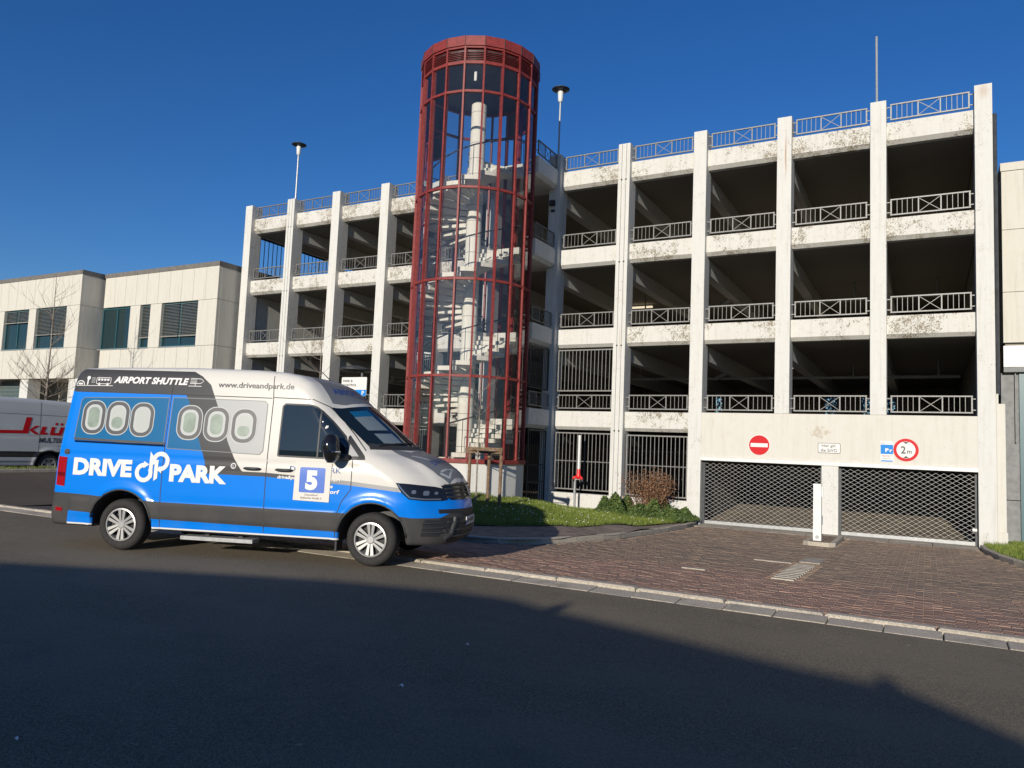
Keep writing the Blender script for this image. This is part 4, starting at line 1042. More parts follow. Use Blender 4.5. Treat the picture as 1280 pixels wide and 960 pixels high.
def livery(name, foil=False):
    g = NG(name); x, y, z = g.xyz(g.obj())
    def curve(P, inp, x0, x1, y0, y1):
        c = g.n('ShaderNodeFloatCurve'); mp = c.mapping; cv = mp.curves[0]
        P = [((a-x0)/(x1-x0), (b-y0)/(y1-y0)) for a, b in P]
        while len(cv.points) < len(P): cv.points.new(.5, .5)
        for pt, (a, b) in zip(cv.points, P): pt.location = (a, b); pt.handle_type = 'VECTOR'
        mp.update()
        t = g.math('DIVIDE', g.math('SUBTRACT', inp, x0), x1-x0, clamp=True); g.L(t, c.inputs[1]); return g.math('ADD', g.math('MULTIPLY', c.outputs[0], y1-y0), y0)
    L1 = curve([(1.0, 1.235), (1.26, 1.21), (1.37, 1.17), (2.12, .86), (2.24, .77), (2.6, .70)], z, 1.0, 2.6, 0, 2)
    L2 = curve([(1.0, 2.0), (1.13, 1.86), (1.18, 1.76), (1.32, 1.65), (1.56, 1.52), (2.05, 1.31), (2.35, 1.16), (2.47, 1.01), (2.55, .84), (2.6, .3)], z, 1.0, 2.6, 0, 2)
    zb = curve([(-2, 1.12), (2.1, 1.115), (3.3, 1.055), (3.87, 1.005), (4.05, .99), (4.2, .93), (5, .92)], x, -2, 5, 0, 2)
    gt = lambda a, b: g.math('GREATER_THAN', a, b)
    mul = lambda a, b: g.math('MULTIPLY', a, b)
    one = lambda a: g.math('SUBTRACT', 1.0, a)
    white, blue, char, silver, plast = (.60, .58, .53), (.0, .178, .68), (.055, .054, .052), (.34, .34, .33), (.04, .04, .04)
    if foil: white, blue, char = (.40, .405, .395), (.004, .115, .27), (.06, .06, .058)
    leftb = mul(gt(L1, x), gt(2.205, z))
    dk = mul(gt(L2, x), gt(2.535, z))
    c = g.mix(dk, white, char); c = g.mix(leftb, c, blue)
    # grey strip above the blue on the front half
    strip = mul(gt(g.math('ADD', zb, .055), z), gt(x, 1.2))
    fade = g.step(x, 2.2, 3.7)
    c = g.mix(mul(strip, gt(4.0, x)), c, g.mix(fade, (.075, .075, .075), silver))
    low = gt(zb, z)
    c = g.mix(low, c, blue)
    ztop_pl = curve([(-2, .76), (-.9, .755), (.6, .695), (3.1, .685), (3.9, .69), (4.15, .66), (4.5, .66), (4.62, .73), (5, .73)], x, -2, 5, 0, 2)
    zlo_pl = curve([(-2, .2), (-.86, .2), (-.84, .51), (.6, .455), (3.1, .43), (3.95, .43), (3.97, .1), (5, .1)], x, -2, 5, 0, 2)
    pl = mul(gt(ztop_pl, z), gt(z, zlo_pl))
    c = g.mix(pl, c, plast)
    under = gt(.345, z); c = g.mix(under, c, plast)
    c = g.mix(mul(under, mul(gt(z, .322), mul(gt(x, -.85), gt(3.2, x)))), c, (.75, .75, .73))
    dust = g.math('MULTIPLY', g.step(g.noise(3, 5), .35, .8), g.step(z, 1.0, .35)); c = g.mix(g.math('MULTIPLY', dust, .10), c, (.22, .19, .15))
    g.col(c)
    isp = g.math('MAXIMUM', pl, under)
    g.val(g.b.inputs['Roughness'], g.math('ADD', .26, mul(isp, .4))); g.b.inputs['Specular IOR Level'].default_value = .32; g.val(g.b.inputs['Coat Roughness'], g.math('ADD', .05, 0.0)); g.val(g.b.inputs['Coat Weight'], mul(one(isp), .12)); g.b.inputs['Coat Roughness'].default_value = .05
    return g.m
M['van_paint'] = livery('van_paint'); M['van_foil'] = livery('van_foil', True)
def klu():
    g = NG('grey_van_paint'); x, y, z = g.xyz(g.obj())
    g.col(g.mix(g.math('MULTIPLY', g.math('GREATER_THAN', .80, z), g.math('GREATER_THAN', z, .60)), g.mix(g.math('MULTIPLY', g.noise(2, 4), .3), (.52, .54, .55), (.40, .41, .40)), (.02, .02, .02))); g.set(rough=.3, coat=.4); return g.m
M['grey_van_paint'] = klu()
M['tyre'] = flat('tyre', (.022, .021, .02), .85, var=.2, vs=30); M['alloy'] = flat('alloy', (.42, .42, .41), .35, .5)
M['chrome'] = flat('chrome', (.7, .7, .7), .15, 1.0); M['gloss_black'] = flat('gloss_black', (.01, .01, .011), .12, 0, .6)
M['plastic'] = flat('plastic', (.032, .033, .034), .55, var=.15, vs=20); M['decal_white'] = flat('decal_white', (.68, .67, .65), .4, 0, .3); M['decal_dark'] = flat('decal_dark', (.045, .045, .05), .4)
M['decal_grey'] = flat('decal_grey', (.15, .16, .17), .35); M['emblem_silver'] = flat('emblem_silver', (.55, .55, .56), .3, .2); M['decal_light'] = flat('decal_light', (.42, .44, .43), .4, 0, .3); M['port_green'] = flat('port_green', (.22, .27, .22), .3, var=.15, vs=6); M['port_shade'] = flat('port_shade', (.40, .42, .395), .4, 0, .3)
M['tail_red'] = flat('tail_red', (.30, .006, .012), .15, 0, .6, coat=.5); M['tail_dark'] = flat('tail_dark', (.12, .004, .008), .15, coat=.5); M['decal_navy'] = flat('decal_navy', (.03, .07, .22), .4); M['number_blue'] = flat('number_blue', (.03, .12, .48), .45); M['number_white'] = flat('number_white', (.64, .61, .56), .6, 0, .2); M['lens'] = flat('lens', (.25, .27, .28), .08, .6, 1)
M['screen_paper'] = flat('screen_paper', (.16, .20, .22), .3); M['screen_blue'] = flat('screen_blue', (.006, .10, .22), .3)

VT = BVHTree.FromPolygons([tuple(v) for v in VV], [tuple(int(i) for i in q) for q in VQ])
DIRS = {'side': ((0, -3, 0), (0, 1, 0)), 'left': ((0, 3, 0), (0, -1, 0)), 'front': ((8, 0, 0), (-1, 0, 0)), 'top': ((0, 0, 6), (0, 0, -1)), 'rear': ((-6, 0, 0), (1, 0, 0))}
def hit(mode, a, b, off):
    o, d = DIRS[mode]
    o = Vector({'side': (a, -3, b), 'left': (a, 3, b), 'front': (8, a, b), 'top': (a, b, 6), 'rear': (-6, a, b)}[mode]); d = Vector(d)
    p, n, i, t = VT.ray_cast(o, d)
    if p is None: return None
    if n.dot(d) > 0: n = -n
    if n.dot(d) > -.25: n = -d
    # analytic smooth normal
    return p+n*off
def patch(mb, poly, mode, off, step=.07):
    bm = bmesh.new(); vs = [bm.verts.new((p[0], p[1], 0)) for p in poly]; bm.faces.new(vs)
    bmesh.ops.triangulate(bm, faces=bm.faces[:]) if len(poly) > 8 and False else None
    xs = [p[0] for p in poly]; ys = [p[1] for p in poly]
    for ax, (lo, hi) in enumerate(((min(xs), max(xs)), (min(ys), max(ys)))):
        n = int((hi-lo)/step)
        for i in range(1, n+1):
            co = [0, 0, 0]; co[ax] = lo+(hi-lo)*i/(n+1); no = [0, 0, 0]; no[ax] = 1
            bmesh.ops.bisect_plane(bm, geom=bm.verts[:]+bm.edges[:]+bm.faces[:], dist=1e-5, plane_co=co, plane_no=no)
    bm.verts.index_update(); P = []
    for v in bm.verts:
        h = hit(mode, v.co.x, v.co.y, off); P.append(h)
    ok = [p for p in P if p is not None]
    fs = [tuple(v.index for v in f.verts) for f in bm.faces if all(P[v.index] is not None for v in f.verts)]
    mb.add([p if p is not None else Vector((0, 0, 1)) for p in P], fs); bm.free(); return mb
def ribbon(mb, pts, wd, mode, off):
    Q = []
    for a, b in zip(pts[:-1], pts[1:]):
        n = max(1, int(math.hypot(b[0]-a[0], b[1]-a[1])/.05))
        for i in range(n): Q.append((a[0]+(b[0]-a[0])*i/n, a[1]+(b[1]-a[1])*i/n))
    Q.append(pts[-1]); vs = []; fs = []
    for i, q in enumerate(Q):
        a, b = Q[max(0, i-1)], Q[min(len(Q)-1, i+1)]; d = (b[0]-a[0], b[1]-a[1]); l = math.hypot(*d) or 1; n = (-d[1]/l*wd/2, d[0]/l*wd/2)
        for s in (-1, 1): vs.append(hit(mode, q[0]+n[0]*s, q[1]+n[1]*s, off) or Vector((0, 0, 1)))
    for i in range(len(Q)-1): fs.append((2*i, 2*i+1, 2*i+3, 2*i+2))
    return mb.add(vs, fs)
def vtext(parent, s, mode, box, mat, off=.006, bold=0.0, shear=0.0, skew=0.0, name='lettering'):
    a0, a1, b0, b1 = box; m = MB()
    text_at(m, s, lambda a, b: hit(mode, a0+(a1-a0)*a, b0+(b1-b0)*b+skew*a, off) or Vector((0, 0, 1)), bold, shear)
    return m.build(name, mat, parent, local=True, recalc=False)
def vpatch(parent, name, poly, mode, mat, off=.004, step=.07, smooth_=True):
    return patch(MB(), poly, mode, off, step).build(name, mat, parent, smooth=smooth_, local=True, recalc=False)
def rpoly(x0, x1, z0, z1, r, n=4):
    P = []
    for cx, cz, a in ((x1-r, z1-r, 0), (x0+r, z1-r, 90), (x0+r, z0+r, 180), (x1-r, z0+r, 270)):
        for k in range(n+1): P.append((cx+r*math.cos(R(a+90*k/n)), cz+r*math.sin(R(a+90*k/n))))
    return P

def split_body(root, paint):
    me = bpy.data.meshes.new('body'); me.from_pydata([tuple(v) for v in VV], [], [tuple(int(i) for i in q) for q in VQ])
    bm = bmesh.new(); bm.from_mesh(me); bmesh.ops.recalc_face_normals(bm, faces=bm.faces)
    for co, no in (((.585, 0, 0), (1, 0, 0)), ((2.12, 0, 0), (1, 0, 0)), ((3.335, 0, 0), (1, 0, 0)), ((0, 0, .72), (0, 0, 1)), ((3.96, 0, 0), (1, 0, 0)), ((-.86, 0, 0), (1, 0, 0))):
        bmesh.ops.bisect_plane(bm, geom=bm.verts[:]+bm.edges[:]+bm.faces[:], dist=1e-4, plane_co=co, plane_no=no)
    groups = {}
    for f in bm.faces:
        c = f.calc_center_median(); n = f.normal; dark = 0
        for cx, cz in WR:
            if math.hypot(c.x-cx, c.z-cz) < AR+.004 and (abs(n.y) > .7 and abs(c.y) < .65 or abs(n.y) < .5) and abs(c.y) < .985: dark = 1
        if n.z < -.6 and c.z < .36: dark = 1
        if dark: k = 'underbody'
        elif c.x > 3.96 and c.z < .72: k = 'front_bumper'
        elif c.x < -.86 and c.z < .72: k = 'rear_bumper'
        elif 2.12 < c.x < 3.335 and .345 < c.z < 2.17 and n.y < -.72: k = 'front_door'
        elif .585 < c.x < 2.12 and .345 < c.z < 2.50 and n.y < -.6: k = 'sliding_door'
        elif c.x > 3.6 and n.z > .3 and abs(c.y) < .78 and c.z > 1.0: k = 'hood'
        else: k = 'body'
        groups.setdefault(k, []).append(f.index)
    bm.verts.index_update(); bm.faces.ensure_lookup_table()
    out = {}
    nv = {v.index: v.normal.copy() for v in bm.verts}
    for k, ids in groups.items():
        mp = {}; vs = []; fs = []
        for i in ids:
            q = []
            for v in bm.faces[i].verts:
                if v.index not in mp: mp[v.index] = len(vs); vs.append(tuple(v.co))
                q.append(mp[v.index])
            fs.append(tuple(q))
        m2 = bpy.data.meshes.new(k); m2.from_pydata(vs, [], fs); m2.materials.append(M['plastic'] if k == 'underbody' else M[paint]); m2.polygons.foreach_set('use_smooth', [True]*len(fs))
        inv = [None]*len(vs)
        for a, b in mp.items(): inv[b] = nv[a]
        m2.normals_split_custom_set_from_vertices(inv)
        out[k] = link(k, m2, root)
    bm.free(); return out

def wheel_meshes():
    r = .352; wd = .23
    t = MB(); t.lathe([(.222, -.02), (.235, -wd/2), (.30, -wd/2-.006), (.335, -wd/2+.012), (r, -wd/2+.045), (r, wd/2-.045), (.335, wd/2-.012), (.235, wd/2), (.222, .05)], axis=1, n=40)
    for k in range(40):
        pass
    tm = mesh_of(t, 'tyre'); tm.polygons.foreach_set('use_smooth', [True]*len(tm.polygons))
    rim = MB(); rim.lathe([(.226, -wd/2+.02), (.228, -wd/2-.004), (.208, -wd/2-.008), (.202, -wd/2+.02), (.196, .02)], axis=1, n=40)
    for k in range(6):
        a = 60*k+90
        for s in (-1, 1):
            ca, sa = math.cos(R(a)), math.sin(R(a)); ox, oz = -sa*s, ca*s
            p = (ca*.045+ox*.018, sa*.045+oz*.018); q = (ca*.212+ox*.036, sa*.212+oz*.036); w0, w1 = .014, .023
            nx, nz = -sa, ca; y0, y1 = -wd/2-.002, -wd/2+.03
            rim.hexa([(p[0]-nx*w0, y0+.012, p[1]-nz*w0), (p[0]+nx*w0, y0+.012, p[1]+nz*w0), (q[0]+nx*w1, y0, q[1]+nz*w1), (q[0]-nx*w1, y0, q[1]-nz*w1)], [(p[0]-nx*w0, y1, p[1]-nz*w0), (p[0]+nx*w0, y1, p[1]+nz*w0), (q[0]+nx*w1, y1, q[1]+nz*w1), (q[0]-nx*w1, y1, q[1]-nz*w1)])
    rim.lathe([(0, -wd/2+.002), (.045, -wd/2+.002), (.06, -wd/2+.012), (.06, -wd/2+.05)], axis=1, n=20)
    rm = mesh_of(rim, 'alloy')
    bk = MB(); bk.lathe([(0, -.045), (.20, -.045), (.20, .06), (0, .06)], axis=1, n=32); bkm = mesh_of(bk, 'black')
    return tm, rm, bkm
WM = wheel_meshes()
def wheel(root, x, y, flip=False, steer=0):
    o = link('wheel', WM[0], root); o.location = (x, y, .352); o.rotation_euler = (0, 0, R((180 if flip else 0)+steer))
    link('rim', WM[1], o); link('brake_disc', WM[2], o)
    return o

# --- the blue shuttle
ROT = R(20.0)
VAN = thing('shuttle_van', 'blue, white and charcoal airport shuttle van with aircraft window decals', 'van', (-11.58, -15.0, 0), ROT)
parts = split_body(VAN, 'van_paint')
for sx, x in ((0, 0), (0, 3.64)):
    wheel(VAN, x, -.87, steer=(-3 if x else 0)); wheel(VAN, x, .87, True, steer=(-3 if x else 0))
# glazing
g_ = MB(); n, mm = 24, 10; vs = []; fs = []
for i in range(mm+1):
    for j in range(n+1):
        y = -.80+1.60*j/n; ytop = y; yb = y*1.04; s = i/mm
        xt = 3.215-.30*(abs(y)/.8)**2; xb = 3.955-.46*(abs(yb)/.83)**2; yy = ytop*(1-s)+yb*s
        vs.append(hit('top', xt*(1-s)+xb*s, yy, .006))
for i in range(mm):
    for j in range(n): a = i*(n+1)+j; fs.append((a, a+1, a+n+2, a+n+1))
g_.add(vs, fs); ws = g_.build('windshield', 'van_glass', VAN, smooth=True, local=True)
def wpt(s, y):
    xt = 3.215-.30*(abs(y)/.8)**2; yb = y*1.04; xb = 3.955-.46*(abs(yb)/.83)**2
    return (xt*(1-s)+xb*s, y*(1-s)+yb*s)
def wquad(y0, y1, s0, s1, mat, off, name='notice'):
    m = MB(); vs = []; k = 6
    for i in range(k+1):
        for j in range(k+1): vs.append(hit('top', *wpt(s0+(s1-s0)*i/k, y0+(y1-y0)*j/k), off))
    m.add(vs, [(i*(k+1)+j, i*(k+1)+j+1, (i+1)*(k+1)+j+1, (i+1)*(k+1)+j) for i in range(k) for j in range(k)]); return m.build(name, mat, ws, smooth=True, local=True)
wquad(-.62, -.30, .10, .24, 'screen_blue', .009); wquad(-.63, -.32, .24, .58, 'screen_paper', .009, 'notice_sheet'); wquad(-.60, -.32, .66, .90, 'screen_paper', .0095, 'notice_sheet')
# black surround strip at the cowl and wipers
m = MB(); ribbon(m, [wpt(1.0, -.80+1.6*i/20) for i in range(21)], .07, 'top', .008); m.build('cowl_strip', 'plastic', VAN, local=True)
for y0, y1 in ((-.70, -.05), (.02, .66)):
    m = MB(); P = [hit('top', *wpt(.985-.10*(i/8)**.5*(1 if i else 0), y0+(y1-y0)*i/8), .022) for i in range(9)]; m.tube(P, .010, 5); m.build('wiper', 'black', VAN, local=True)
door = parts['front_door']; slide = parts['sliding_door']; body = parts['body']; hood = parts['hood']
win = [(2.27, 1.405), (3.24, 1.395), (3.235, 1.60), (3.19, 1.70), (3.03, 1.855), (2.84, 2.03), (2.76, 2.085), (2.68, 2.112), (2.31, 2.115), (2.275, 2.08)]
for mode, par in (('side', door), ('left', VAN)):
    o = vpatch(par, 'window', win, mode, 'van_glass', .005)
    m = MB(); ribbon(m, win+[win[0]], .022, mode, .0065); m.build('window_seal', 'plastic', par, local=True)
    m = MB(); ribbon(m, [(2.835, 1.40), (2.83, 2.03)], .022, mode, .009); m.build('window_divider', 'plastic', par, local=True)
    vpatch(VAN, 'quarter_panel', [(3.26, 1.385), (3.50, 1.40), (3.48, 1.45), (3.24, 1.72), (3.225, 1.70)], mode, 'plastic', .006)
vpatch(VAN, 'quarter_panel', [(3.275, 1.44), (3.41, 1.44), (3.27, 1.60)], 'side', 'van_foil', .009)
rearw = [(-.83, 1.53), (.56, 1.47), (.56, 2.15), (-.76, 2.115), (-.80, 2.08)]; midw = [(.62, 1.44), (2.0, 1.41), (2.045, 1.46), (2.045, 2.10), (2.0, 2.145), (.62, 2.155)]
for mode in ('side', 'left'):
    for w_, par in ((rearw, VAN), (midw, slide if mode == 'side' else VAN)):
        o = vpatch(par, 'window', w_, mode, 'van_foil', .004)
        m = MB(); ribbon(m, w_+[w_[0]], .010, mode, .0055); m.build('window_seal', 'decal_grey', par, local=True)
# portholes
for i, (cx, cz, wd) in enumerate(((-.57, 1.835, .37), (-.195, 1.835, .37), (.185, 1.825, .37), (.915, 1.81, .385), (1.32, 1.80, .385), (1.73, 1.79, .385))):
    par = VAN if i < 3 else slide; hh = .49; base = None
    for s, mat, off, nm in ((1, 'decal_light', .0065, 'porthole_decal'), (.93, 'decal_dark', .0075, 'dark_ring'), (.67, 'decal_light', .0085, 'pale_ring'), (.50, 'port_shade', .0095, 'blind')):
        W2, H2 = wd*s/2, (hh-(1-s)*wd)/2
        o = vpatch(par if base is None or True else base, nm, rpoly(cx-W2, cx+W2, cz-H2, cz+H2, W2*.86, 6), 'side', mat, off, .12)
    k = (0, .45, 1, 0, 0, .5)[i]
    if k < 1:
        W2, H2 = wd*.46/2, (hh-.54*wd)/2; zt = cz-H2+(2*H2)*(1-k); P = [q for q in rpoly(cx-W2, cx+W2, cz-H2, zt, min(W2*.86, (zt-cz+H2)*.45), 5)]
        vpatch(par, 'pane', P, 'side', 'port_green', .0105, .12)
# sliding door rail, handles, filler, seams
m = MB(); a = [hit('side', -.80+1.38*i/10, 1.485-.012*i/10, .012) for i in range(11)]; m.tube(a, .016, 6); m.build('slide_rail', 'chrome', VAN, local=True)
m = MB(); ribbon(m, [(-.83, 1.52), (.58, 1.505)], .03, 'side', .006); m.build('rail_slot', 'plastic', VAN, local=True)
for x0, x1, par in ((1.80, 2.04, slide), (2.26, 2.50, door)):
    m = MB(); n = 8; P = []
    for i in range(n+1): f = i/n; P.append(hit('side', x0+(x1-x0)*f, 1.215, .012+.035*math.sin(math.pi*f)**.6))
    m.tube(P, [.012]+[.019]*(n-1)+[.012], 8); m.build('door_handle', 'plastic', par, smooth=True, local=True)
m = MB(); patch(m, rpoly(-.985+.03, -.90+.03, 1.29, 1.375, .042, 5), 'side', .006, .05); m.build('filler_cap', 'plastic', VAN, local=True)
for P, par in (([(.585, .36), (.585, 2.56)], VAN), ([(2.12, .36), (2.12, 2.16), (2.08, 2.55)], VAN), ([(3.14, .36), (3.16, .68), (3.22, .84), (3.335, 1.0), (3.335, 1.39)], VAN), ([(2.12, 2.20), (2.7, 2.19), (2.9, 2.10), (3.1, 1.92), (3.3, 1.72), (3.48, 1.52)], VAN), ([(.585, 2.2), (2.1, 2.19)], VAN), ([(-.93, 2.2), (.585, 2.2)], VAN)):
    m = MB(); ribbon(m, P, .011, 'side', .002); m.build('door_seam', 'joint', par, local=True)
# lettering on the near side
vtext(VAN, 'DRIVE', 'side', (-.785, .125, 1.012, 1.255), 'decal_white', .006, .055)
vtext(VAN, 'PARK', 'side', (.70, 1.555, .985, 1.228), 'decal_white', .006, .055)
vtext(VAN, '®', 'side', (1.60, 1.68, 1.20, 1.28), 'decal_white', .006, .02)
vtext(VAN, 'AIRPORT SHUTTLE', 'side', (-.345, .815, 2.335, 2.435), 'decal_white', .006, .045, .22)
vtext(VAN, 'www.driveandpark.de', 'side', (1.27, 2.40, 2.295, 2.40), 'decal_dark', .006, .012)
def arc(mb, cx, cz, r0, r1, a0, a1, mode='side', off=.006, n=20, sq=1.0):
    vs = []; fs = []
    for i in range(n+1):
        a = R(a0+(a1-a0)*i/n)
        for r_ in (r0, r1): vs.append(hit(mode, cx+r_*math.cos(a)*sq, cz+r_*math.sin(a), off))
    for i in range(n): fs.append((2*i, 2*i+1, 2*i+3, 2*i+2))
    return mb.add(vs, fs)
lg = MB()
arc(lg, .31, 1.09, .075, .135, 75, 395); patch(lg, [(.385, 1.06), (.44, 1.02), (.44, 1.32), (.385, 1.385)], 'side', .0062)
arc(lg, .55, 1.255, .075, .135, -105, 205); patch(lg, [(.465, .98), (.52, 1.02), (.52, 1.27), (.465, 1.27)], 'side', .0062)
patch(lg, [(.30, 1.25), (.385, 1.205), (.30, 1.15)], 'side', .0064); patch(lg, [(.575, 1.19), (.50, 1.145), (.575, 1.09)], 'side', .0064)
lg.build('logo', 'decal_white', VAN, local=True, recalc=False)
pg = MB()
ribbon(pg, [(-.93, 2.285), (-.35, 2.295)], .008, 'side', .006); ribbon(pg, [(.82, 2.325), (1.02, 2.325)], .008, 'side', .006)
arc(pg, -.865, 2.295, .055, .068, 0, 180, n=12); patch(pg, rpoly(-.90, -.83, 2.30, 2.325, .008, 2), 'side', .006)
patch(pg, [(-.765, 2.30), (-.745, 2.30), (-.745, 2.40), (-.765, 2.40)], 'side', .006); arc(pg, -.75, 2.40, 0.002, .028, 0, 360, n=12)
P_l = rpoly(-.62, -.395, 2.32, 2.41, .015, 2); ribbon(pg, P_l+[P_l[0]], .008, 'side', .006)
for k in range(4): patch(pg, rpoly(-.60+k*.048, -.565+k*.048, 2.365, 2.395, .005, 1), 'side', .006)
for k in (-.57, -.44): arc(pg, k, 2.315, .002, .02, 0, 360, n=10)
for k in range(3): ribbon(pg, [(-.70, 2.40-k*.03), (-.64, 2.40-k*.03)], .006, 'side', .006)
for k in range(3): ribbon(pg, [(.84, 2.375+k*.02), (.94, 2.375+k*.02)], .006, 'side', .006)
ribbon(pg, [(.84, 2.435), (1.0, 2.43), (1.045, 2.40), (1.0, 2.365), (.84, 2.36)], .008, 'side', .006); ribbon(pg, [(.92, 2.36), (.92, 2.33)], .008, 'side', .006)
pg.build('pictogram', 'decal_white', VAN, local=True, recalc=False)
# door: company lines and the number sheet
vtext(door, 'DRIVE   PARK', 'side', (2.46, 3.19, 1.205, 1.275), 'decal_navy', .006, .015)
vtext(door, 'drive&park Düsseldorf GmbH', 'side', (2.29, 3.19, 1.085, 1.145), 'decal_white', .006, .03, .15)
vtext(door, 'Hallesche Straße', 'side', (2.56, 3.085, 1.005, 1.055), 'decal_white', .006, .03, .15)
vtext(door, 'Düsseldorf', 'side', (2.72, 3.185, .93, .985), 'decal_white', .006, .03, .15)
ns = vpatch(door, 'number_sheet', [(2.535, .825), (3.045, .815), (3.055, 1.335), (2.545, 1.345)], 'side', 'number_white', .012)
vpatch(ns, 'blue_square', rpoly(2.612, 2.972, .932, 1.265, .02, 3), 'side', 'number_blue', .0135)
vtext(ns, '5', 'side', (2.70, 2.87, .965, 1.23), 'decal_white', .015, .06); vtext(ns, 'DRIVE & PARK', 'side', (2.665, 2.925, 1.285, 1.315), 'decal_dark', .0135, .02)
vtext(ns, 'Düsseldorf', 'side', (2.70, 2.885, .89, .915), 'decal_dark', .0135, .01); vtext(ns, 'Hallesche Straße 5', 'side', (2.64, 2.94, .848, .876), 'decal_dark', .0135, .01)
# front: headlights, grille, emblem, bumper details, plate
def hl(s):
    mode = 'side' if s < 0 else 'left'
    o = vpatch(VAN, 'headlight', [(3.94, 1.115), (4.02, .99), (4.12, .905), (4.30, .885), (4.50, .885), (4.55, .90), (4.56, 1.03), (4.40, 1.07), (4.10, 1.105)], mode, 'gloss_black', .010, .04)
    for x, z, r_ in ((4.17, 1.0, .026), (4.31, .985, .034), (4.42, .985, .02)):
        m = MB(); patch(m, rpoly(x-r_, x+r_, z-r_*.9, z+r_*.9, r_*.5, 3), mode, .013, .03); m.build('lamp_lens', 'lens', o, local=True)
    m = MB(); ribbon(m, [(3.97, 1.095), (4.05, 1.0), (4.13, .925), (4.30, .905), (4.48, .905)], .016, mode, .013); m.build('light_strip', 'lens', o, local=True)
    return o
hl(-1); hl(1)
gr = vpatch(VAN, 'grille', [(-.60, 1.085), (-.52, .895), (.52, .895), (.60, 1.085), (.3, 1.125), (-.3, 1.125)], 'front', 'gloss_black', .008, .05)
for z in (.93, .985, 1.04, 1.09):
    m = MB(); P = [hit('front', -.56+1.12*i/16, z, .016) for i in range(17)]; m.tube(P, .012, 5); m.build('slat', 'plastic', gr, local=True)
em = MB()
def fp(y, z): return hit('front', y, z, .03)
arc(em, 0, 1.005, .062, .078, 0, 360, 'front', .03, 28)
for P in ([(-.045, 1.055), (-.012, .965), (.0, .995)], [(.045, 1.055), (.012, .965), (0, .995)], [(-.052, 1.04), (-.03, .96), (-.012, 1.005)], [(.052, 1.04), (.03, .96), (.012, 1.005)]):
    ribbon(em, P, .012, 'front', .03)
em.build('emblem', 'emblem_silver', VAN, local=True, recalc=False)
m = MB(); patch(m, rpoly(-.078, .078, .927, 1.083, .077, 7), 'front', .024, .04); m.build('emblem_disc', 'gloss_black', VAN, local=True, recalc=False)
bp = parts['front_bumper']
vpatch(bp, 'air_intake', [(-.62, .335), (.62, .335), (.70, .66), (-.70, .66)], 'front', 'black', .007, .05)
for z in (.42, .50, .60):
    m = MB(); P = [hit('front', -.62+1.24*i/16, z, .014) for i in range(17)]; m.tube(P, .014, 5); m.build('slat', 'plastic', bp, local=True)
for s in (-1, 1):
    mode = 'side' if s < 0 else 'left'
    o = vpatch(bp, 'fog_recess', [(4.28, .42), (4.50, .42), (4.58, .62), (4.33, .64)], mode, 'black', .006, .04)
    for z in (.47, .53, .59):
        m = MB(); m.tube([hit(mode, 4.30+.24*i/6, z, .012) for i in range(7)], .011, 5); m.build('slat', 'plastic', o, local=True)
    m = MB(); m.tube([hit('front', s*y, z, .012) for y, z in ((.68, .38), (.60, .45), (.52, .60), (.50, .66))], .03, 6); m.build('bumper_strut', 'plastic', bp, local=True)
m = MB(); ribbon(m, [(-.70+1.4*i/16, .745) for i in range(17)], .055, 'front', .006); m.build('bumper_gap', 'black', bp, local=True)
np_ = MB(); c0 = hit('front', 0, .60, 0).x+.012; np_.box(c0, c0+.012, -.26, .26, .545, .655); npo = np_.build('number_plate', 'number_white', bp, local=True)
m = MB(); text_at(m, 'D A707', lambda a, b: (c0+.014, -.19+.40*a, .565+.07*b), .03); m.build('lettering', 'sign_black', npo, local=True, recalc=False)
m = MB(); m.box(c0+.0125, c0+.0135, -.258, -.215, .547, .653); m.build('blue_strip', 'number_blue', npo, local=True)
# hood and dome graphics
vpatch(hood, 'hood_graphic', [(3.74, -.62), (4.1, -.60), (4.40, -.56), (4.55, -.46), (4.63, 0), (4.55, .46), (4.40, .56), (4.1, .60), (3.74, .62), (3.95, .36), (4.02, 0), (3.95, -.36)], 'top', 'decal_grey', .004, .05)
m = MB()
def htop(a, b): return hit('top', 4.33-.10*b-.04*abs(2*a-1)**2, -.42+.84*a, .007)
text_at(m, 'DRIVE & PARK', lambda a, b: htop(a, 1-(1-b)) if False else hit('top', 4.27+.09*(1-b)-.03*abs(2*a-1)**2, -.42+.84*a, .007), .02); m.build('lettering', 'decal_navy', hood, local=True, recalc=False)
m = MB()
for P in ([(4.42, -.46), (4.50, -.12)], [(4.50, -.12), (4.60, .05)], [(4.44, -.05), (4.60, .2)], [(4.42, -.50), (4.53, -.40)], [(4.53, -.40), (4.50, -.12)], [(4.50, .1), (4.45, .4)], [(4.0, -.5), (4.22, -.38)]): ribbon(m, P, .026, 'top', .006)
m.build('graphic_stripe', 'decal_light', hood, local=True, recalc=False)
# dome above the windshield
dm = [(2.24+.0, -.50), (2.90, -.74), (3.03, -.55), (3.12, -.3), (3.165, 0), (3.12, .3), (3.03, .55), (2.90, .74), (2.24, .50)]
dg2 = vpatch(VAN, 'dome_graphic', dm, 'top', 'decal_grey', .004, .06)
m = MB(); text_at(m, 'AIRPORT SHUTTLE', lambda a, b: hit('top', 2.92+.10*(1-b)-.16*abs(2*a-1)**2, -.58+1.16*a, .007), .04, .15); m.build('lettering', 'decal_navy', dg2, local=True, recalc=False)
m = MB(); text_at(m, 'www.driveandpark.de', lambda a, b: hit('top', 3.055+.045*(1-b)-.16*abs(2*a-1)**2, -.40+.80*a, .007), .02); m.build('lettering', 'decal_navy', dg2, local=True, recalc=False)
m = MB()
for P in ([(2.40, -.5), (2.80, -.2)], [(2.45, -.2), (2.80, .1)], [(2.80, -.2), (2.86, .1)]): ribbon(m, P, .05, 'top', .006)
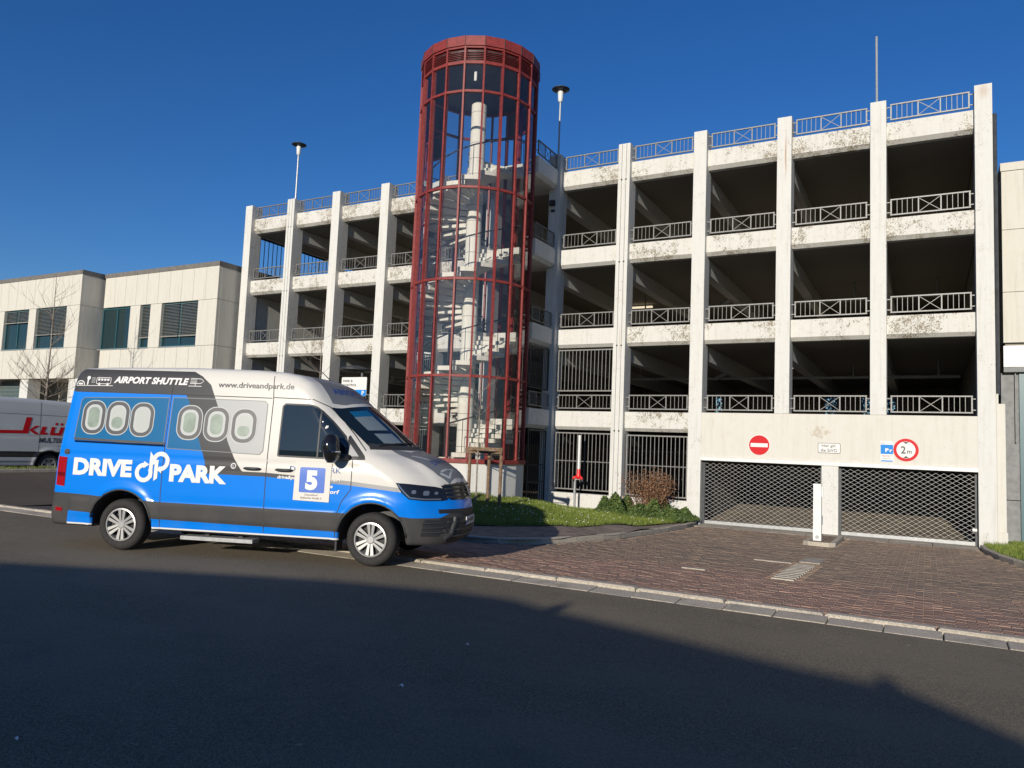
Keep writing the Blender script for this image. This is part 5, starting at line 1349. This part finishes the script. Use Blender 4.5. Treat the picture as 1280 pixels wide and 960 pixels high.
m.build('graphic_stripe', 'decal_light', dg2, local=True, recalc=False)
m = MB(); p = hit('top', 2.55, 0, 0); m.tube([p, p+Vector((-.25, 0, .22))], [.008, .004], 5); m.build('antenna', 'black', VAN, local=True)
# mirrors
for s in (-1, 1):
    y0 = s*1.20; v = []; 
    m = MB(); prof = []
    for i in range(9):
        f = i/8; z = 1.35+.37*f; sc = (1-abs(2*f-1)**3.2)**.5 if 0 < f < 1 else .35
        ring = []
        for k in range(12):
            a = 2*math.pi*k/12; ring.append((3.10+.115*math.cos(a)*max(.45, sc)+(.02 if f < .5 else 0), y0+.165*math.sin(a)*max(.6, sc), z))
        prof.append(ring)
    vs = [q for rg in prof for q in rg]; fs = [(i*12+k, i*12+(k+1) % 12, (i+1)*12+(k+1) % 12, (i+1)*12+k) for i in range(8) for k in range(12)]+[tuple(range(11, -1, -1)), tuple(range(96, 108))]
    m.add(vs, fs); mi = m.build('wing_mirror', 'gloss_black', VAN, smooth=True, local=True)
    m = MB(); m.tube([(3.29, s*.97, 1.42), (3.22, s*1.08, 1.43), (3.14, s*1.14, 1.45)], .045, 8); m.build('mirror_arm', 'plastic', mi, smooth=True, local=True)
    m = MB(); P = [(3.10+.135*math.cos(R(a)), y0+.172*math.sin(R(a)), 1.50) for a in (range(-200, 20, 20) if s < 0 else range(-20, 200, 20))]; m.tube(P, .008, 5); m.build('mirror_trim', 'chrome', mi, local=True)
# tail lights, reflectors, step, flaps, sills
for s, mode in ((-1, 'side'), (1, 'left')):
    o = vpatch(VAN, 'tail_light', [(-1.03, .86), (-.90, .845), (-.895, 1.255), (-1.03, 1.265)], mode, 'tail_red', .008, .05)
    m = MB(); patch(m, [(-1.02, .99), (-.905, .985), (-.905, 1.04), (-1.02, 1.045)], mode, .010, .05); m.build('lens_band', 'tail_dark', o, local=True)
    m = MB(); patch(m, [(-1.02, .50), (-.92, .495), (-.92, .545), (-1.02, .55)], mode, .006, .05); m.build('reflector', 'tail_red', parts['rear_bumper'], local=True)
    m = MB(); m.box(3.14, 3.165, s*.76 if s > 0 else -.97, .97 if s > 0 else -.76, .17, .42); m.build('mud_flap', 'black', VAN, local=True)
m = MB(); m.box(.92, 1.98, -1.0, -.80, .205, .255); m.build('running_board', 'zinc', VAN, local=True)
for x_ in (1.2, 1.7):
    m = MB(); m.box(x_, x_+.06, -.85, -.6, .2551, .34); m.build('board_bracket', 'black', VAN, local=True)
for cx in (0, 3.64):
    m = MB(); P = [hit('side', cx+(AR+.012)*math.cos(R(a)), .37+(AR+.012)*math.sin(R(a)), .002) for a in range(4, 180, 8)]; P = [q for q in P if q is not None]
    m.tube(P, .012, 5); m.build('arch_lip', 'plastic', VAN, smooth=True, local=True)

# --- the grey van far left, tail towards the shuttle
KV = thing('delivery_van', 'grey panel van with red klü lettering at the far left edge', 'van', (-27.5, -8.16, .14), R(-90))
KV.scale = (1, 1, .94)
kp = split_body(KV, 'grey_van_paint')
for x in (0, 3.64): wheel(KV, x, -.87); wheel(KV, x, .87, True)
vpatch(KV, 'windshield', [wpt(0, -.78), wpt(0, 0), wpt(0, .78), wpt(1, .78), wpt(1, 0), wpt(1, -.78)], 'top', 'van_glass', .005)
vpatch(KV, 'window', win, 'left', 'van_glass', .005)
def ktext(s, box, mat, bold, shear=0): 
    a0, a1, b0, b1 = box; m = MB(); text_at(m, s, lambda a, b: hit('left', a0+(a1-a0)*a, b0+(b1-b0)*b, .006), bold, shear); m.build('lettering', mat, KV, local=True, recalc=False)
KV_RED = 'sign_red'
# van side seen from the left: forward (x) runs to the viewer's left, so text runs towards -x
K0 = 1.75
def kpl(P, mat): m = MB(); patch(m, P, 'left', .006, .1); m.build('logo_stroke', mat, KV, local=True, recalc=False)
q = lambda px_, z: (1.5-.0242*px_, (z-.14)/.94)
kpl([q(-60, 1.52), q(27, 1.56), q(25, 1.46), q(-60, 1.42)], 'sign_red')
kpl([q(23, 1.46), q(31, 1.46), q(35.6, 1.98), q(28.4, 1.98)], 'sign_red')
kpl([q(32, 1.57), q(40, 1.44), q(46, 1.44), q(37, 1.585), q(46, 1.72), q(40, 1.72)], 'sign_red')
kpl([q(46, 1.44), q(55, 1.44), q(56.5, 1.50), q(52, 1.51), q(55, 1.70), q(49, 1.70)], 'sign_red')
kpl([q(59, 1.43), q(75, 1.43), q(79, 1.70), q(73.5, 1.70), q(71, 1.51), q(64.5, 1.51), q(67, 1.70), q(61.5, 1.70)], 'sign_red')
for px_ in (66, 73): kpl([q(px_, 1.76), q(px_+3.4, 1.76), q(px_+4.2, 1.84), q(px_+.8, 1.84)], 'sign_red')
ktext('MULTISERVICE', (1.5-.0242*45, 1.5-.0242*104, (1.18-.14)/.94, (1.34-.14)/.94), 'decal_dark', .03, .15)
for P in ([(.40, .45), (.36, 2.5)], [(4, 2.05), (-1.1, 2.05)], [(-.2, 1.0), (-1.1, 1.0)]):
    m = MB(); ribbon(m, P, .012, 'left', .003); m.build('door_seam', 'joint', KV, local=True)
